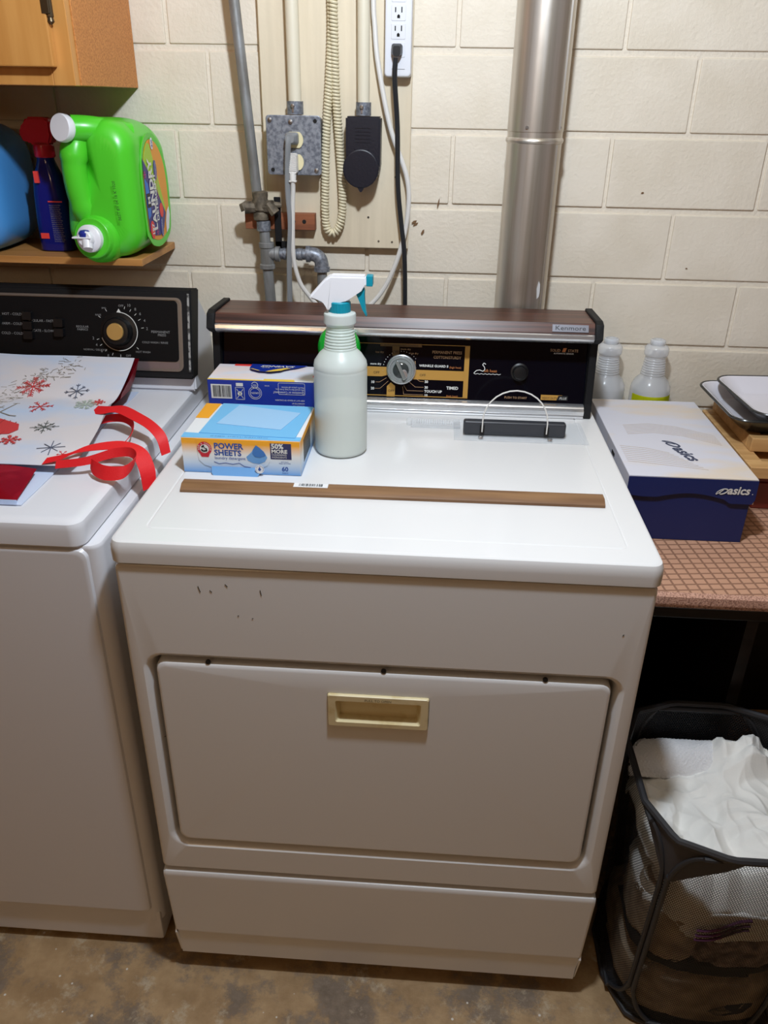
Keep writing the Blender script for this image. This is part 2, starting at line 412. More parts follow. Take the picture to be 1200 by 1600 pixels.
# bumper dots above the door
for x in (-.25, .005, .235):
    obj('door_bumper', lathe(B(), [(.0038, 0), (.0038, .003), (.002, .004)], 10, (x, -.7825, .716), '-Y'), M_black, dry)
def scuffs(b):
    f = Fr((0, -.7872, 0), (1, 0, 0), (0, 0, 1))
    for x, z, l, a in ((-.252, .848, .010, -1.3), (-.236, .842, .004, -.8), (-.214, .853, .005, -.9), (-.166, .846, .009, -1.4), (-.20, .802, .002, 0), (-.18, .798, .002, .4), (.33, .80, .003, 1), (-.33, .57, .003, .5)):
        line(b, f, [(x, z), (x+l*math.cos(a), z+l*math.sin(a))], .0009, .0001)
pr('scuff_marks', dry, M_black_ink, scuffs)
# lower kick panel
b = B(); pf = [(-.125, .2705), (-.772, .2705), (-.7875, .2655), (-.7915, .258), (-.790, .115), (-.787, .108), (-.786, .047), (-.125, .047)]
def kickx(z): return .359+.0085*(z-.045)/.226
loft(b, [[(s*(kickx(z)-i), y+(i*.8 if y < -.7 else 0), z) for y, z in pf] for s, i in ((-1, 0), (-1, -.0), (1, 0))][::2])
bmesh.ops.bevel(b, geom=[e for e in b.edges if all(abs(v.co.x) > .35 for v in e.verts) and all(v.co.y < -.7 for v in e.verts) and (e.verts[0].co.x*e.verts[1].co.x > 0)], offset=.004, segments=2, affect='EDGES')
obj('lower_panel', b, M_enamel, dry)
for sx in (-.3, .3):
    for y in (-.7, -.2): obj('leveling_foot', lathe(B(), [(.022, 0), (.022, .01), (.008, .014), (.008, .05)], 14, (sx, y, 0)), M_black, dry)
# top
b = B(); cy = (-.790-.115)/2; D = .675
loft(b, [XY(rr(0, cy, .737, D-.006, .012, N), .8795), XY(rr(0, cy, .741, D, .016, N), .8815), XY(rr(0, cy, .742, D+.001, .017, N), .895), XY(rr(0, cy, .741, D, .017, N), .905), XY(rr(0, cy, .736, D-.006, .016, N), .9115), XY(rr(0, cy, .726, D-.016, .014, N), .914),
         XY(rr(-.001, cy, .664, D-.083, .012, N), .914), XY(rr(-.001, cy, .659, D-.088, .011, N), .9125), XY(rr(-.001, cy, .653, D-.094, .010, N), .9138)])
obj('top', b, M_enamel, dry)
# console
CY0 = -.241
con = obj('console', box(B(), -.345, .345, -.205, -.135, .9145, 1.062), M_black, dry)
capf = [(-.135, .9145), (-.256, .9145), (-.247, .94), (-.232, 1.052), (-.258, 1.060), (-.272, 1.068), (-.262, 1.094), (-.247, 1.0985), (-.135, 1.0945)]
for s in (-1, 1):
    b = B(); prism(b, capf, lambda a, c, k: (s*(.344+k), a, c), .014)
    bmesh.ops.bevel(b, geom=b.edges[:], offset=.0015, segments=1, affect='EDGES')
    obj('end_cap', b, M_blackm, con)
b = B(); prism(b, [(-.137, 1.062), (-.258, 1.062), (-.261, 1.0775), (-.252, 1.0935), (-.137, 1.0905)], lambda a, c, k: (-.3435+k, a, c), .687)
obj('woodgrain_trim', b, M_woodgrain, con, label='walnut woodgrain top trim')
b = B(); prism(b, [(-.232, 1.0575), (-.256, 1.0585), (-.263, 1.063), (-.2655, 1.068), (-.264, 1.0735), (-.259, 1.077), (-.25, 1.0775)], lambda a, c, k: (-.3435+k, a, c), .687)
obj('upper_chrome_trim', b, M_chrome, con)
b = B(); zc = [(-.215, .915), (-.2575, .915), (-.2585, .918), (-.256, .9195), (-.259, .922), (-.2592, .929), (-.255, .9315), (-.2545, .9335), (-.252, .936), (-.247, .9385), (-.215, .9385)]
prism(b, zc, lambda a, c, k: (-.3435+k, a, c), .687)
obj('lower_chrome_trim', b, M_chrome, con)
b = B(); prism(b, [(-.215, .9385), (CY0+.0002, .9385), (CY0+.026, 1.0575), (-.206, 1.0575)], lambda a, c, k: (-.3435+k, a, c), .687)
obj('control_panel', b, M_panel, con)
F = Fr((0, CY0, .937), (1, 0, 0), (0, .026, .1205))
def PX(px): return -.0017+(px-627)*.0012
def PY(py, px=627): return .0551-(py-577)*.0012+(px-627)*.000037
def gold(b):
    L_, R_, T_, Bt = PX(524), PX(733), PY(538), PY(618.5)
    line(b, F, [(L_, T_), (R_, T_)], .001); line(b, F, [(L_, Bt), (R_, Bt)], .0014)
    poly(b, F, rect(PX(725.5), R_, Bt, T_)); poly(b, F, rect(L_, PX(529), Bt, T_))
    poly(b, F, rect(PX(645), PX(726), PY(592), PY(577)))
    poly(b, F, [(PX(529), PY(574)), (PX(612), PY(574)), (PX(612), PY(585)), (PX(596), PY(589)), (PX(529), PY(589))])
    poly(b, F, [(PX(605), PY(620)), (PX(618), PY(620)), (PX(618), PY(603)), (PX(611), PY(598)), (PX(605), PY(604))])
    poly(b, F, rect(PX(848), PX(881), PY(624.5, 865), PY(616.5, 865)), .0003)
pr('gold_print', con, M_gold, gold)
pr('gold_print', con, M_golddim, lambda b: [poly(b, F, rect(PX(593), PX(658), PY(542), PY(537))), poly(b, F, rect(PX(612), PX(623), PY(556), PY(541)))])
def dark_on_gold(b):
    text(b, F, 'AUTOMATIC DRYNESS CONTROL', PX(626), PY(541.4), .0042, 'CENTER', h=.0009)
    for x, y in ((588, 585), (661, 587), (612, 613), (617, 552)): text(b, F, 'OFF', PX(x), PY(y), .0068, 'CENTER', h=.0009)
    text(b, F, 'HEAVY DUTY', PX(850), PY(623, 865), .0055, h=.0008, sx=.85)
    poly(b, F, [(PX(872.5), PY(624.5, 865)), (PX(890), PY(624.5, 865)), (PX(890), PY(617, 865)), (PX(875.5), PY(617, 865))], .0008)
pr('lettering', con, M_black_ink, dark_on_gold)
def white_print(b):
    text(b, F, 'WRINKLE GUARD II', PX(655), PY(572), .0062, bold=.00015)
    text(b, F, 'TIMED', PX(718), PY(606), .0078, 'RIGHT', bold=.0002)
    for s, y in (('50', 597), ('30', 606), ('TOUCH UP', 612), ('10', 618.5)): text(b, F, s, PX(664.5), PY(y), .0066, bold=.0002)
    text(b, F, '10', PX(585), PY(600), .0066, 'RIGHT', bold=.0002); text(b, F, '20', PX(585), PY(610), .0066, 'RIGHT', bold=.0002)
    text(b, F, 'more dry', PX(595), PY(571), .0054, 'RIGHT', bold=.0001)
    text(b, F, 'PLUS', PX(876.5), PY(623, 865), .0062, h=.0014, shear=.3)
    text(b, F, 'AUTOMATIC SENSOR', PX(878), PY(553.5, 878), .0038, 'CENTER')
    for i in range(9):
        t = math.radians(185-9*i); poly(b, F, circ(PX(627)+.0345*math.cos(t), PY(577)+.0345*math.sin(t), .0008, 8))
    for i in range(7):
        t = math.radians(92-9*i); poly(b, F, circ(PX(627)+.0335*math.cos(t), PY(577)+.0335*math.sin(t), .0006, 8))
    # swan-like S with a wavy water line under the words
    sw = [(741, 583), (745, 579), (750, 578), (755, 580), (758, 577), (757, 573), (754, 570), (756, 567), (759, 569)]
    line(b, F, [(PX(x), PY(y, 760)) for x, y in sw], .0013)
    line(b, F, [(PX(741+3*i), PY(583.5+(1.2 if i % 2 else 0), 760)) for i in range(15)], .0009)
pr('lettering', con, M_white_ink, white_print)
def tan_print(b):
    text(b, F, 'PERMANENT PRESS', PX(721), PY(551), .0076, 'RIGHT', sx=.86); text(b, F, 'COTTON/STURDY', PX(720), PY(558.5), .0072, 'RIGHT', sx=.86)
    text(b, F, 'SOLID', PX(857), PY(549.5, 870), .0068); text(b, F, 'STATE', PX(884), PY(549.5, 870), .0068)
    text(b, F, 'PUSH TO START', PX(791), PY(622.5, 808), .0058)
    for x, y in ((592, 552.5), (640, 553)): text(b, F, 'less dry', PX(x), PY(y), .005, 'CENTER' if x < 600 else 'LEFT')
    text(b, F, 'more dry', PX(625), PY(547), .005)
    for pts in ([(663, 595), (657, 595), (648, 589)], [(663, 604), (650, 604), (641, 597)], [(663, 610), (637, 610), (632, 602)], [(663, 616), (632, 616), (630, 604)], [(587, 598), (593, 598), (604, 591)], [(586, 608), (594, 608), (607, 596)]):
        line(b, F, [(PX(x), PY(y)) for x, y in pts], .0006)
    line(b, F, [(PX(645+4*math.cos(t)), PY(570-12*math.sin(t))) for t in (-.6, -.2, .2, .6)], .0009)
pr('lettering', con, M_tan_ink, tan_print)
def orange_print(b):
    text(b, F, 'oft heat', PX(756.5), PY(581, 760), .0078)
    text(b, F, '(high heat)', PX(721), PY(573), .0052, 'RIGHT'); text(b, F, '(high heat)', PX(718), PY(618), .0052, 'RIGHT')
    poly(b, F, [(PX(875), PY(550, 878)), (PX(880), PY(550, 878)), (PX(882), PY(544, 878)), (PX(877), PY(544, 878))])
pr('lettering', con, M_orange_ink, orange_print)
kq = F.n.to_track_quat('Z', 'Y').to_matrix().to_4x4()
def on_panel(t, px, py, h=.0004, spin=0): t.transform(Matrix.Translation(F(PX(px), PY(py, px), h)) @ kq @ Matrix.Rotation(spin, 4, 'Z'))
t = B(); lathe(t, [(.0285, 0), (.0285, .003), (.0275, .005), (.0255, .006), (.0225, .004), (.0195, .0045)], 40); on_panel(t, 627, 577); obj('timer_knob_rim', t, M_chrome, con)
t = B(); lathe(t, [(.0225, .0035), (.021, .012), (.019, .018), (.013, .0225), (.004, .024)], 40); on_panel(t, 627, 577); obj('timer_knob', t, mat('smoky_knob', rgb(58, 62, 62), .06), con)
t = B(); lathe(t, [(.0278, .004), (.0272, .012), (.025, .020), (.0235, .0225), (.0215, .0228), (.0205, .021)], 40); on_panel(t, 627, 577); obj('knob_skirt', t, M_clearknob, con)
t = B(); box(t, -.0035, .0035, -.019, .019, .020, .029, .002); on_panel(t, 627, 577, .0004, .45); obj('knob_grip', t, mat('grip_silver', rgb(170, 176, 174), .15, .6), con)
t = B(); lathe(t, [(.0075, .022), (.007, .0255), (.004, .0262)], 24); t.transform(Matrix.Diagonal((.8, 1.25, 1, 1))); on_panel(t, 627+6, 577+6, .0004, .2); obj('knob_oval', t, M_chrome, con)
t = B(); lathe(t, [(.0165, 0), (.0165, .002), (.0135, .003), (.013, .012), (.011, .0145), (.004, .0155)], 28); t.transform(Matrix.Translation(F(PX(812), PY(581, 812), .0003)) @ F.n.to_track_quat('Z', 'Y').to_matrix().to_4x4()); obj('start_button', t, M_black, con)
# badge
Fb = Fr((.30, -.2605, 1.0775), (1, 0, 0), (0, .009, .016))
obj('name_badge', poly(B(), Fb, rect(-.032, .032, .0015, .0145), .0, .0022), mat('badge_silver', rgb(128, 128, 136), .4, .3), con)
pr('lettering', con, M_black_ink, lambda b: text(b, Fb, 'Kenmore', 0, .0045, .0115, 'CENTER', h=.0026, sx=1.25))

# ---------------------------------------------------------------- lint screen on the top
ls = thing('lint_screen', 'clear plastic lint screen lid with black handle bar and arched wire', 'lint screen', (.2, -.34, .914))
b = B(); box(b, .10, .335, -.385, -.285, .9142, .9165, .0008)
obj('clear_plate', b, M_clear, ls)
b = B(); box(b, .022, .112, -.333, -.298, .9142, .921, .002)
for i in range(16): box(b, .032+i*.0042, .034+i*.0042, -.327, -.310, .921, .9228)
lathe(b, [(.005, 0), (.005, .012), (.003, .014)], 10, (.019, -.318, .9142))
obj('ridged_grip', b, M_clear, ls)
b = B(); box(b, .116, .296, -.364, -.347, .9167, .9425, .004, 3)
obj('handle_bar', b, mat('black_rubber', rgb(52, 54, 60), .35), ls)
for x in (.149, .262): obj('handle_slot', box(B(), x-.004, x+.004, -.3665, -.3642, .920, .936), M_shadowgap, ls)
w = [(.149, -.366, .924), (.149, -.367, .94)]+[(.2055-.0565*math.cos(t), -.366+.012*math.sin(t), .945+.053*math.sin(t)) for t in [math.pi*i/14 for i in range(15)]]+[(.262, -.367, .94), (.262, -.366, .924)]
obj('wire_loop', tube(B(), w, .0013, 8), M_whitecord, ls)
for x in (.147, .268): obj('screw', lathe(B(), [(.005, 0), (.0045, .002), (.001, .003)], 10, (x, -.3745, .9166)), M_chrome, ls)

# ================================================================== WASHER
ws = thing('washing_machine', 'white top-loading washing machine with black console, left of the dryer', 'washer', (-.75, -.42, 0))
X0, X1 = -1.085, -.400
b = B()
loft(b, [XY(rr((X0+X1)/2, -.3925, X1-X0, .715, .018, N), .075), XY(rr((X0+X1)/2, -.3925, X1-X0, .715, .018, N), .874), XY(rr((X0+X1)/2, -.3925, X1-X0-.006, .709, .016, N), .8795)])
obj('cabinet', b, M_enamel2, ws)
b = B(); cx = (X0+X1)/2; W2 = X1-X0-.044
loft(b, [XZ(rr(cx, .490, W2+.012, .774, .012, N), -.748), XZ(rr(cx, .490, W2+.006, .77, .014, N), -.754), XZ(rr(cx, .490, W2-.006, .758, .014, N), -.7565)])
obj('front_panel', b, M_enamel2, ws)
b = B(); box(b, X0+.004, X1-.004, -.749, -.05, .02, .0985, .006)
obj('toe_panel', b, M_enamel2, ws)
for x in (X0+.07, X1-.07):
    for y in (-.7, -.12): obj('leveling_foot', lathe(B(), [(.02, 0), (.02, .01), (.008, .014), (.008, .025)], 12, (x, y, 0)), M_black, ws)
b = B(); cx = (X0+X1)/2; cy = (-.757-.045)/2
w_, d_ = X1-X0-.036, .712
loft(b, [XY(rr(cx-.001, cy, w_-.004, d_-.004, .018, N), .8805), XY(rr(cx-.001, cy, w_, d_, .02, N), .883), XY(rr(cx-.001, cy, w_, d_, .02, N), .907), XY(rr(cx-.001, cy, w_-.005, d_-.005, .02, N), .9155), XY(rr(cx-.001, cy, w_-.018, d_-.018, .016, N), .9198), XY(rr(cx-.001, cy, w_-.04, d_-.04, .014, N), .92)])
obj('lid_top', b, M_enamel2, ws)
# console: white riser, black frame
b = B(); side = [(-.045, .9203), (-.196, .9203), (-.192, .946), (-.150, 1.09), (-.125, 1.094), (-.06, 1.03)]
prism(b, side, lambda a, c, k: (-1.075+k, a, c), .664)
bmesh.ops.bevel(b, geom=b.edges[:], offset=.004, segments=2, affect='EDGES')
wc = obj('console', b, M_enamel2, ws)
b = B(); fr_ = [(-.176, .947), (-.2115, .950), (-.2085, .958), (-.173, 1.112), (-.165, 1.1165), (-.120, 1.108), (-.132, 1.09)]
prism(b, fr_, lambda a, c, k: (-1.078+k, a, c), .668)
bmesh.ops.bevel(b, geom=b.edges[:], offset=.0025, segments=2, affect='EDGES')
obj('console_frame', b, M_blackm, wc)
WF = Fr((0, -.2085, .958), (1, 0, 0), (0, .0355, .154))
WL = .158
def WPX(px): return -.55+(px-195)*.001285
def WPY(py): return .080-(py-513)*.00118
def band(b, l, r_, lo, hi, w, h, d):
    A = [WF(a, c, h) for a, c in rr((l+r_)/2, (lo+hi)/2, r_-l, hi-lo, .012, N)]
    A2 = [WF(a, c, h+d) for a, c in rr((l+r_)/2, (lo+hi)/2, r_-l, hi-lo, .012, N)]
    I2 = [WF(a, c, h+d) for a, c in rr((l+r_)/2, (lo+hi)/2, r_-l-2*w, hi-lo-2*w, .009, N)]
    I = [WF(a, c, h+.0003) for a, c in rr((l+r_)/2, (lo+hi)/2, r_-l-2*w, hi-lo-2*w, .009, N)]
    loft(b, [A, A2, I2, I], cap1=False)
b = B(); band(b, -1.06, -.428, .006, .146, .0045, .0003, .0022); obj('panel_trim', b, mat('dull_chrome', rgb(150, 146, 142), .4, .8), wc)
b = B(); poly(b, WF, rect(-1.05, -.436, .0105, .0235), .0006, .0008); obj('lower_trim_band', b, mat('dull_metal_band', rgb(150, 138, 140), .4, .7), wc)
b = B(); loft(b, [[WF(a, c, h) for a, c in rr((-1.05-.437)/2, .0825, 1.05-.437, .116, .008, N)] for h in (.0004, .0012)]); obj('control_panel', b, M_wpanel, wc)
b = B(); poly(b, WF, rect(-.4175, -.4135, .006, .154), .0008, .0016); obj('edge_trim', b, mat('worn_silver', rgb(168, 168, 166), .5, .2, var=(120, rgb(70, 70, 70), .45, .6)), wc)
q = WF.n.to_track_quat('Z', 'Y').to_matrix().to_4x4(); kc = (-.5525, .0795)
t = B(); lathe(t, [(.0375, 0), (.0375, .002), (.034, .003), (.028, .004), (.0265, .018), (.024, .021), (.017, .022)], 40); t.transform(Matrix.Translation(WF(*kc, .0013)) @ q); kn = obj('cycle_knob', t, M_black, wc)
t = B(); lathe(t, [(.0165, 0), (.016, .003), (.0155, .0035)], 32); t.transform(Matrix.Translation(WF(*kc, .0233)) @ q); obj('knob_cap', t, M_brass, wc, label='brass coloured knob cap')
def wwhite(b):
    ps = [(kc[0]+.0365*math.cos(t), kc[1]+.0365*math.sin(t)) for t in [math.radians(a) for a in range(-160, 96, 8)]]
    line(b, WF, ps, .0014, .0048)
    poly(b, WF, [(kc[0]-.003, kc[1]+.036), (kc[0]+.006, kc[1]+.036), (kc[0]+.0015, kc[1]+.043)], .0046)
    for a in (145, 122, 75, 60, 45, 30, 10, 200, 215, 232, 250, 270, 318): 
        t = math.radians(a); line(b, WF, [(kc[0]+.044*math.cos(t), kc[1]+.044*math.sin(t)), (kc[0]+.049*math.cos(t), kc[1]+.049*math.sin(t))], .0008, .0016)
pr('dial_marks', wc, M_white_ink, wwhite)
def wtext(b):
    for s, a in (('10', 68), ('8', 53), ('6', 40), ('4', 24), ('2', 7), ('2', 196), ('4', 211), ('6', 227), ('8', 243), ('10', 258), ('12', 274)):
        t = math.radians(a); text(b, WF, s, kc[0]+.055*math.cos(t), kc[1]+.053*math.sin(t)-.002, .0075, 'CENTER', h=.0016)
    for s, x, y, z, al in (('OFF', 197, 474, .006, 'CENTER'), ('OFF', 205, 554, .006, 'CENTER'), ('SPIN', 174, 478, .0045, 'RIGHT'), ('RINSE', 166, 489, .0045, 'RIGHT'), ('PERMANENT', 256, 514, .0065, 'CENTER'), ('PRESS', 258, 519, .0065, 'CENTER'),
                        ('COLD WASH / RINSE', 247, 531, .0055, 'CENTER'), ('HOT WASH', 228, 547, .0055, 'CENTER'), ('REGULAR', 136, 509, .0058, 'CENTER'), ('FABRICS', 136, 513.5, .0058, 'CENTER'), ('NORMAL / DELICATE', 154, 545.5, .005, 'CENTER'),
                        ('HOT - COLD', 43, 492.5, .0068, 'RIGHT'), ('WARM - COLD', 43, 508, .0068, 'RIGHT'), ('COLD - COLD', 43, 523.5, .0068, 'RIGHT'), ('REGULAR - FAST', 92, 502, .0068, 'RIGHT'), ('DELICATE - SLOW', 91, 518, .0068, 'RIGHT')):
        text(b, WF, s, WPX(x), WPY(y), z, al, h=.0016)
pr('lettering', wc, M_grey_ink, wtext)
def rocker(x, y0, n):
    for i in range(n):
        t = B(); a, c = WPX(x), WPY(y0+15.5*i)
        loft(t, [[WF(p, q_, .001) for p, q_ in rr(a, c, .020, .0172, .002, 3)], [WF(p, q_, .010) for p, q_ in rr(a, c-.001, .018, .015, .002, 3)]])
        obj('push_button', t, M_black, wc)
rocker(53, 492, 3); rocker(101, 502, 2); rocker(4, 500, 1)

# ================================================================== GIFT BAG on the washer
Z0 = .9205
bag = thing('gift_bag', 'crumpled winter print gift bag with red ribbon handles lying on the washing machine', 'gift bag', (-.75, -.45, Z0))
b = B(); box(b, -1.08, -.522, -.712, -.215, Z0+.0003, Z0+.0015); obj('back_panel', b, M_bagin, bag)
PRF = [(-.605, .936, -.492), (-.55, .945, -.487), (-.47, .95, -.497), (-.40, .956, -.511), (-.37, .958, -.508), (-.345, .966, -.505), (-.28, .985, -.508), (-.235, .997, -.513)]
def zb(y):
    for (a, za, _), (c, zc_, _) in zip(PRF, PRF[1:]):
        if a <= y <= c: return za+(zc_-za)*(y-a)/(c-a)
    return PRF[-1][1] if y > -.235 else PRF[0][1]
pp = smooth_path(PRF, 4); b = B(); L = []
for i in range(25):
    t = i/24; L.append([])
    for (y, z, xm) in pp:
        x = -1.08+(xm+1.08)*t
        L[-1].append((x, y, z+.0035*noise.noise(Vector((x*9, y*9, 3)))*(1-t)**.3))
loft(b, [[Vector(p)+Vector((0, 0, -.0008)) for p in r][::-1]+[Vector(p) for p in r] for r in L])
obj('printed_panel', b, M_bag, bag)
b = B(); loft(b, [[(-1.08, -.2335, .995), (-1.08, -.212, .96), (-1.08, -.214, .9222)], [(-.505, -.2335, .9955), (-.520, -.230, .955), (-.575, -.226, .9225)], ], False, False, False)
loft(b, [[(-.505, -.2335, .9955), (-.520, -.230, .955), (-.575, -.226, .9225)], [(-.502, -.30, .976), (-.508, -.295, .952), (-.56, -.285, .9225)], [(-.503, -.343, .9635), (-.510, -.338, .95), (-.545, -.325, .9225)]], False, False, False)
bmesh.ops.solidify(b, geom=b.faces[:], thickness=.0008)
obj('red_gusset', b, M_bagred, bag)
g0 = [(-1.08, -.606, .9355), (-1.08, -.655, .944), (-1.08, -.705, .9265)]
g1 = [(-.60, -.6065, .9352), (-.60, -.655, .940), (-.55, -.705, .9262)]
g2 = [(-.588, -.607, .935), (-.543, -.612, .9325), (-.5305, -.7055, .926)]
b = B(); loft(b, [g0, g1, g2], False, False, False); bmesh.ops.solidify(b, geom=b.faces[:], thickness=.0008); gs = obj('red_gusset', b, M_bagred, bag)
b = B(); loft(b, [[(-1.08, -.7055, .9268), (-1.08, -.7135, .9226)], [(-.5305, -.706, .9264), (-.527, -.7135, .9226)]], False, False, False); bmesh.ops.solidify(b, geom=b.faces[:], thickness=.0008); obj('white_trim', b, M_bagin, bag)
def Q(x, y, h=.0012): return Vector((x, y, zb(y)+h))
def stroke(b, pts, w):
    P = [Q(*p) for p in pts]
    for p, q_ in zip(P, P[1:]):
        d = (q_-p); n = d.cross(Vector((0, 0, 1))).normalized()*w/2
        f = [p-n, q_-n, q_+n, p+n]; up = Vector((0, 0, .0004))
        loft(b, [[v for v in f], [v+up for v in f]])
def flake(b, x, y, r, n, w, br, a0=0.2):
    r *= .85
    for i in range(n):
        a = a0+2*math.pi*i/n; c, s = math.cos(a), math.sin(a); rr_ = r*(1 if i % 2 == 0 else .8)
        stroke(b, [(x, y), (x+c*rr_, y+s*rr_)], w)
        for k in br:
            for sg in (-1, 1):
                c2, s2 = math.cos(a+sg*.7), math.sin(a+sg*.7)
                stroke(b, [(x+c*rr_*k, y+s*rr_*k), (x+c*rr_*k+c2*r*.25, y+s*rr_*k+s2*r*.25)], w*.8)
for m, args in ((M_inkred, (-.669, -.339, .034, 8, .0016, (.3, .5, .7, .85))), (M_inkslate, (-.584, -.348, .026, 8, .0013, (.7,))), (M_inkred, (-.627, -.407, .025, 6, .0015, (.5, .85))),
                (M_inkpale, (-.552, -.391, .024, 10, .0016, (.6, .8))), (M_inkred, (-.533, -.380, .014, 8, .0014, (.4, .8))), (M_inkdark, (-.585, -.485, .028, 8, .0012, (.5,))), (M_inkslate, (-.543, -.557, .026, 8, .0014, ())),
                (M_inkred, (-.517, -.575, .014, 6, .001, (.6,))), (M_inkred, (-.62, -.537, .022, 7, .002, (.4, .7)))):
    pr('printed_snowflake', bag, m, lambda b: flake(b, *args))
def twigs(b):
    rnd = random.Random(3)
    stroke(b, [(-.75, -.50), (-.686, -.435), (-.672, -.398)], .0022); stroke(b, [(-.686, -.435), (-.664, -.446), (-.652, -.447)], .0018); stroke(b, [(-.72, -.47), (-.69, -.41)], .0016)
    for i in range(150):
        t = rnd.random(); x = -.72+.10*t+rnd.gauss(0, .015); y = min(-.24, -.40+.15*t+rnd.gauss(0, .012))
        stroke(b, [(x, y), (x+rnd.uniform(-.012, .014), min(-.238, y+rnd.uniform(-.008, .008)))], .0008)
pr('printed_branches', bag, M_inkbrown, twigs)
def mitten(b):
    P = [(-.72, -.44), (-.668, -.462), (-.632, -.478), (-.624, -.498), (-.632, -.515), (-.68, -.525), (-.73, -.52)]
    top = [Q(x, y, .0016) for x, y in P]; loft(b, [[v-Vector((0, 0, .0006)) for v in top], top])
pr('printed_mitten', bag, M_inkred, mitten)
pr('printed_mitten_ribs', bag, mat('mitten_ribs', rgb(150, 40, 44), .5), lambda b: [stroke(b, [(-.70+.012*i, -.45-.004*i), (-.70+.011*i, -.522)], .0014) for i in range(6)])
# handles
W = lambda *v: [Vector(p) for p in v]
b = B(); strip(b, [(-.53, -.41, .9545), (-.505, -.418, .9585), (-.479, -.418, .961), (-.440, -.446, .9585), (-.410, -.468, .953), (-.388, -.486, .940), (-.379, -.497, .915)],
      W((.004, .011, .004), (.004, .011, .003), (.005, .011, .002), (.006, .009, .002), (.006, .006, .003), (.006, .007, .002), (.005, .008, 0)))
obj('ribbon_handle', b, M_ribbon, bag)
b = B(); strip(b, [(-.525, -.415, .936), (-.497, -.414, .943), (-.470, -.424, .946), (-.449, -.448, .944), (-.445, -.478, .936), (-.452, -.512, .930), (-.462, -.545, .927)],
      W((0, .003, .006), (.001, .004, .006), (.002, .003, .006), (.002, .001, .006), (.004, .001, .005), (.006, 0, .004), (.007, 0, .002)))
obj('ribbon_handle', b, M_ribbon, bag)
b = B(); strip(b, [(-.535, -.600, .9405), (-.506, -.592, .946), (-.482, -.570, .951), (-.436, -.552, .951), (-.402, -.560, .945), (-.384, -.577, .925), (-.379, -.588, .896)],
      W((.002, .006, .003), (.004, .009, .002), (.006, .012, .002), (.003, .013, .002), (.008, .012, 0), (.009, .010, -.002), (.006, .012, 0)))
obj('ribbon_handle', b, M_ribbon, bag)
b = B(); strip(b, [(-.515, -.606, .938), (-.470, -.602, .944), (-.430, -.582, .951), (-.405, -.578, .951), (-.393, -.596, .946), (-.402, -.622, .938), (-.43, -.624, .936), (-.452, -.612, .938), (-.462, -.600, .940)],
      W((0, .004, .005), (0, .002, .006), (0, .002, .007), (.002, .0, .008), (.003, 0, .008), (.001, .004, .009), (0, .005, .010), (0, .005, .010), (0, .004, .007)))
obj('ribbon_handle', b, M_ribbon, bag)

# ================================================================== SPRAY BOTTLE on the dryer
DZ = .9142
SB = thing('spray_bottle', 'frosted spray bottle with white and teal trigger standing on the dryer', 'spray bottle', (-.092, -.447, DZ))
prof = [(.004, .001), (.036, 0), (.041, .002), (.0435, .007), (.0435, .150), (.0428, .153), (.0428, .156), (.0435, .159), (.042, .168), (.034, .182), (.0265, .190), (.026, .193)]
z = .193
for i in range(7):
    r0 = .0262-.0006*i; prof += [(r0, z+.001), (r0-.0012, z+.0028), (r0-.0012, z+.0036), (r0-.0004, z+.005)]; z += .0052
prof += [(.0215, .232), (.0225, .234), (.0255, .238), (.0255, .252), (.0245, .255), (.0155, .258), (.0145, .259)]
b = B(); lathe(b, prof, 40); obj('bottle', b, M_frost, SB, local=True)
b = B(); lathe(b, [(.039, .003), (.0415, .008), (.0415, .085), (.039, .0852)], 32); obj('liquid', b, M_liquid, SB, local=True)
b = B(); L = []
for zz, rr0 in ((.2575, .0155), (.258, .0165), (.2725, .0165), (.274, .0150)):
    L.append([((rr0+(.0006 if i % 2 else 0))*math.cos(2*math.pi*i/48), (rr0+(.0006 if i % 2 else 0))*math.sin(2*math.pi*i/48), zz) for i in range(48)])
loft(b, L); obj('collar', b, M_teal, SB, local=True)
head = [(-.016, .258), (-.010, .2735), (.012, .2735), (.020, .281), (.033, .292), (.042, .2955), (.042, .309), (-.013, .309), (-.022, .304), (-.046, .281), (-.045, .2775), (-.026, .277), (-.0215, .273), (-.0195, .259)]
b = B(); prism(b, head, lambda a, c, k: (a, -.0115+k, c), .023); bmesh.ops.bevel(b, geom=b.edges[:], offset=.0026, segments=2, affect='EDGES'); obj('sprayer_head', b, M_white, SB, local=True)
b = B(); box(b, .0415, .052, -.009, .009, .2955, .3095, .0015); obj('nozzle', b, M_teal, SB, local=True)
b = B(); tr = [(.022, .289), (.028, .283), (.031, .275), (.036, .262), (.0415, .2505), (.0432, .2515), (.041, .262), (.0385, .273), (.0395, .289), (.038, .294)]
prism(b, tr, lambda a, c, k: (a, -.006+k, c), .012); bmesh.ops.bevel(b, geom=b.edges[:], offset=.001, segments=1, affect='EDGES'); obj('trigger', b, M_teal, SB, local=True)

def squeeze(z):
    K = ((0, 0), (.15, .1405), (.193, .177), (.238, .2175), (.258, .2345), (.274, .2505), (.309, .2905), (.4, .38))
    for (a, c), (d_, e) in zip(K, K[1:]):
        if z <= d_: return c+(e-c)*(z-a)/(d_-a)
for ch in SB.children:
    for v in ch.data.vertices: v.co.z = squeeze(v.co.z)

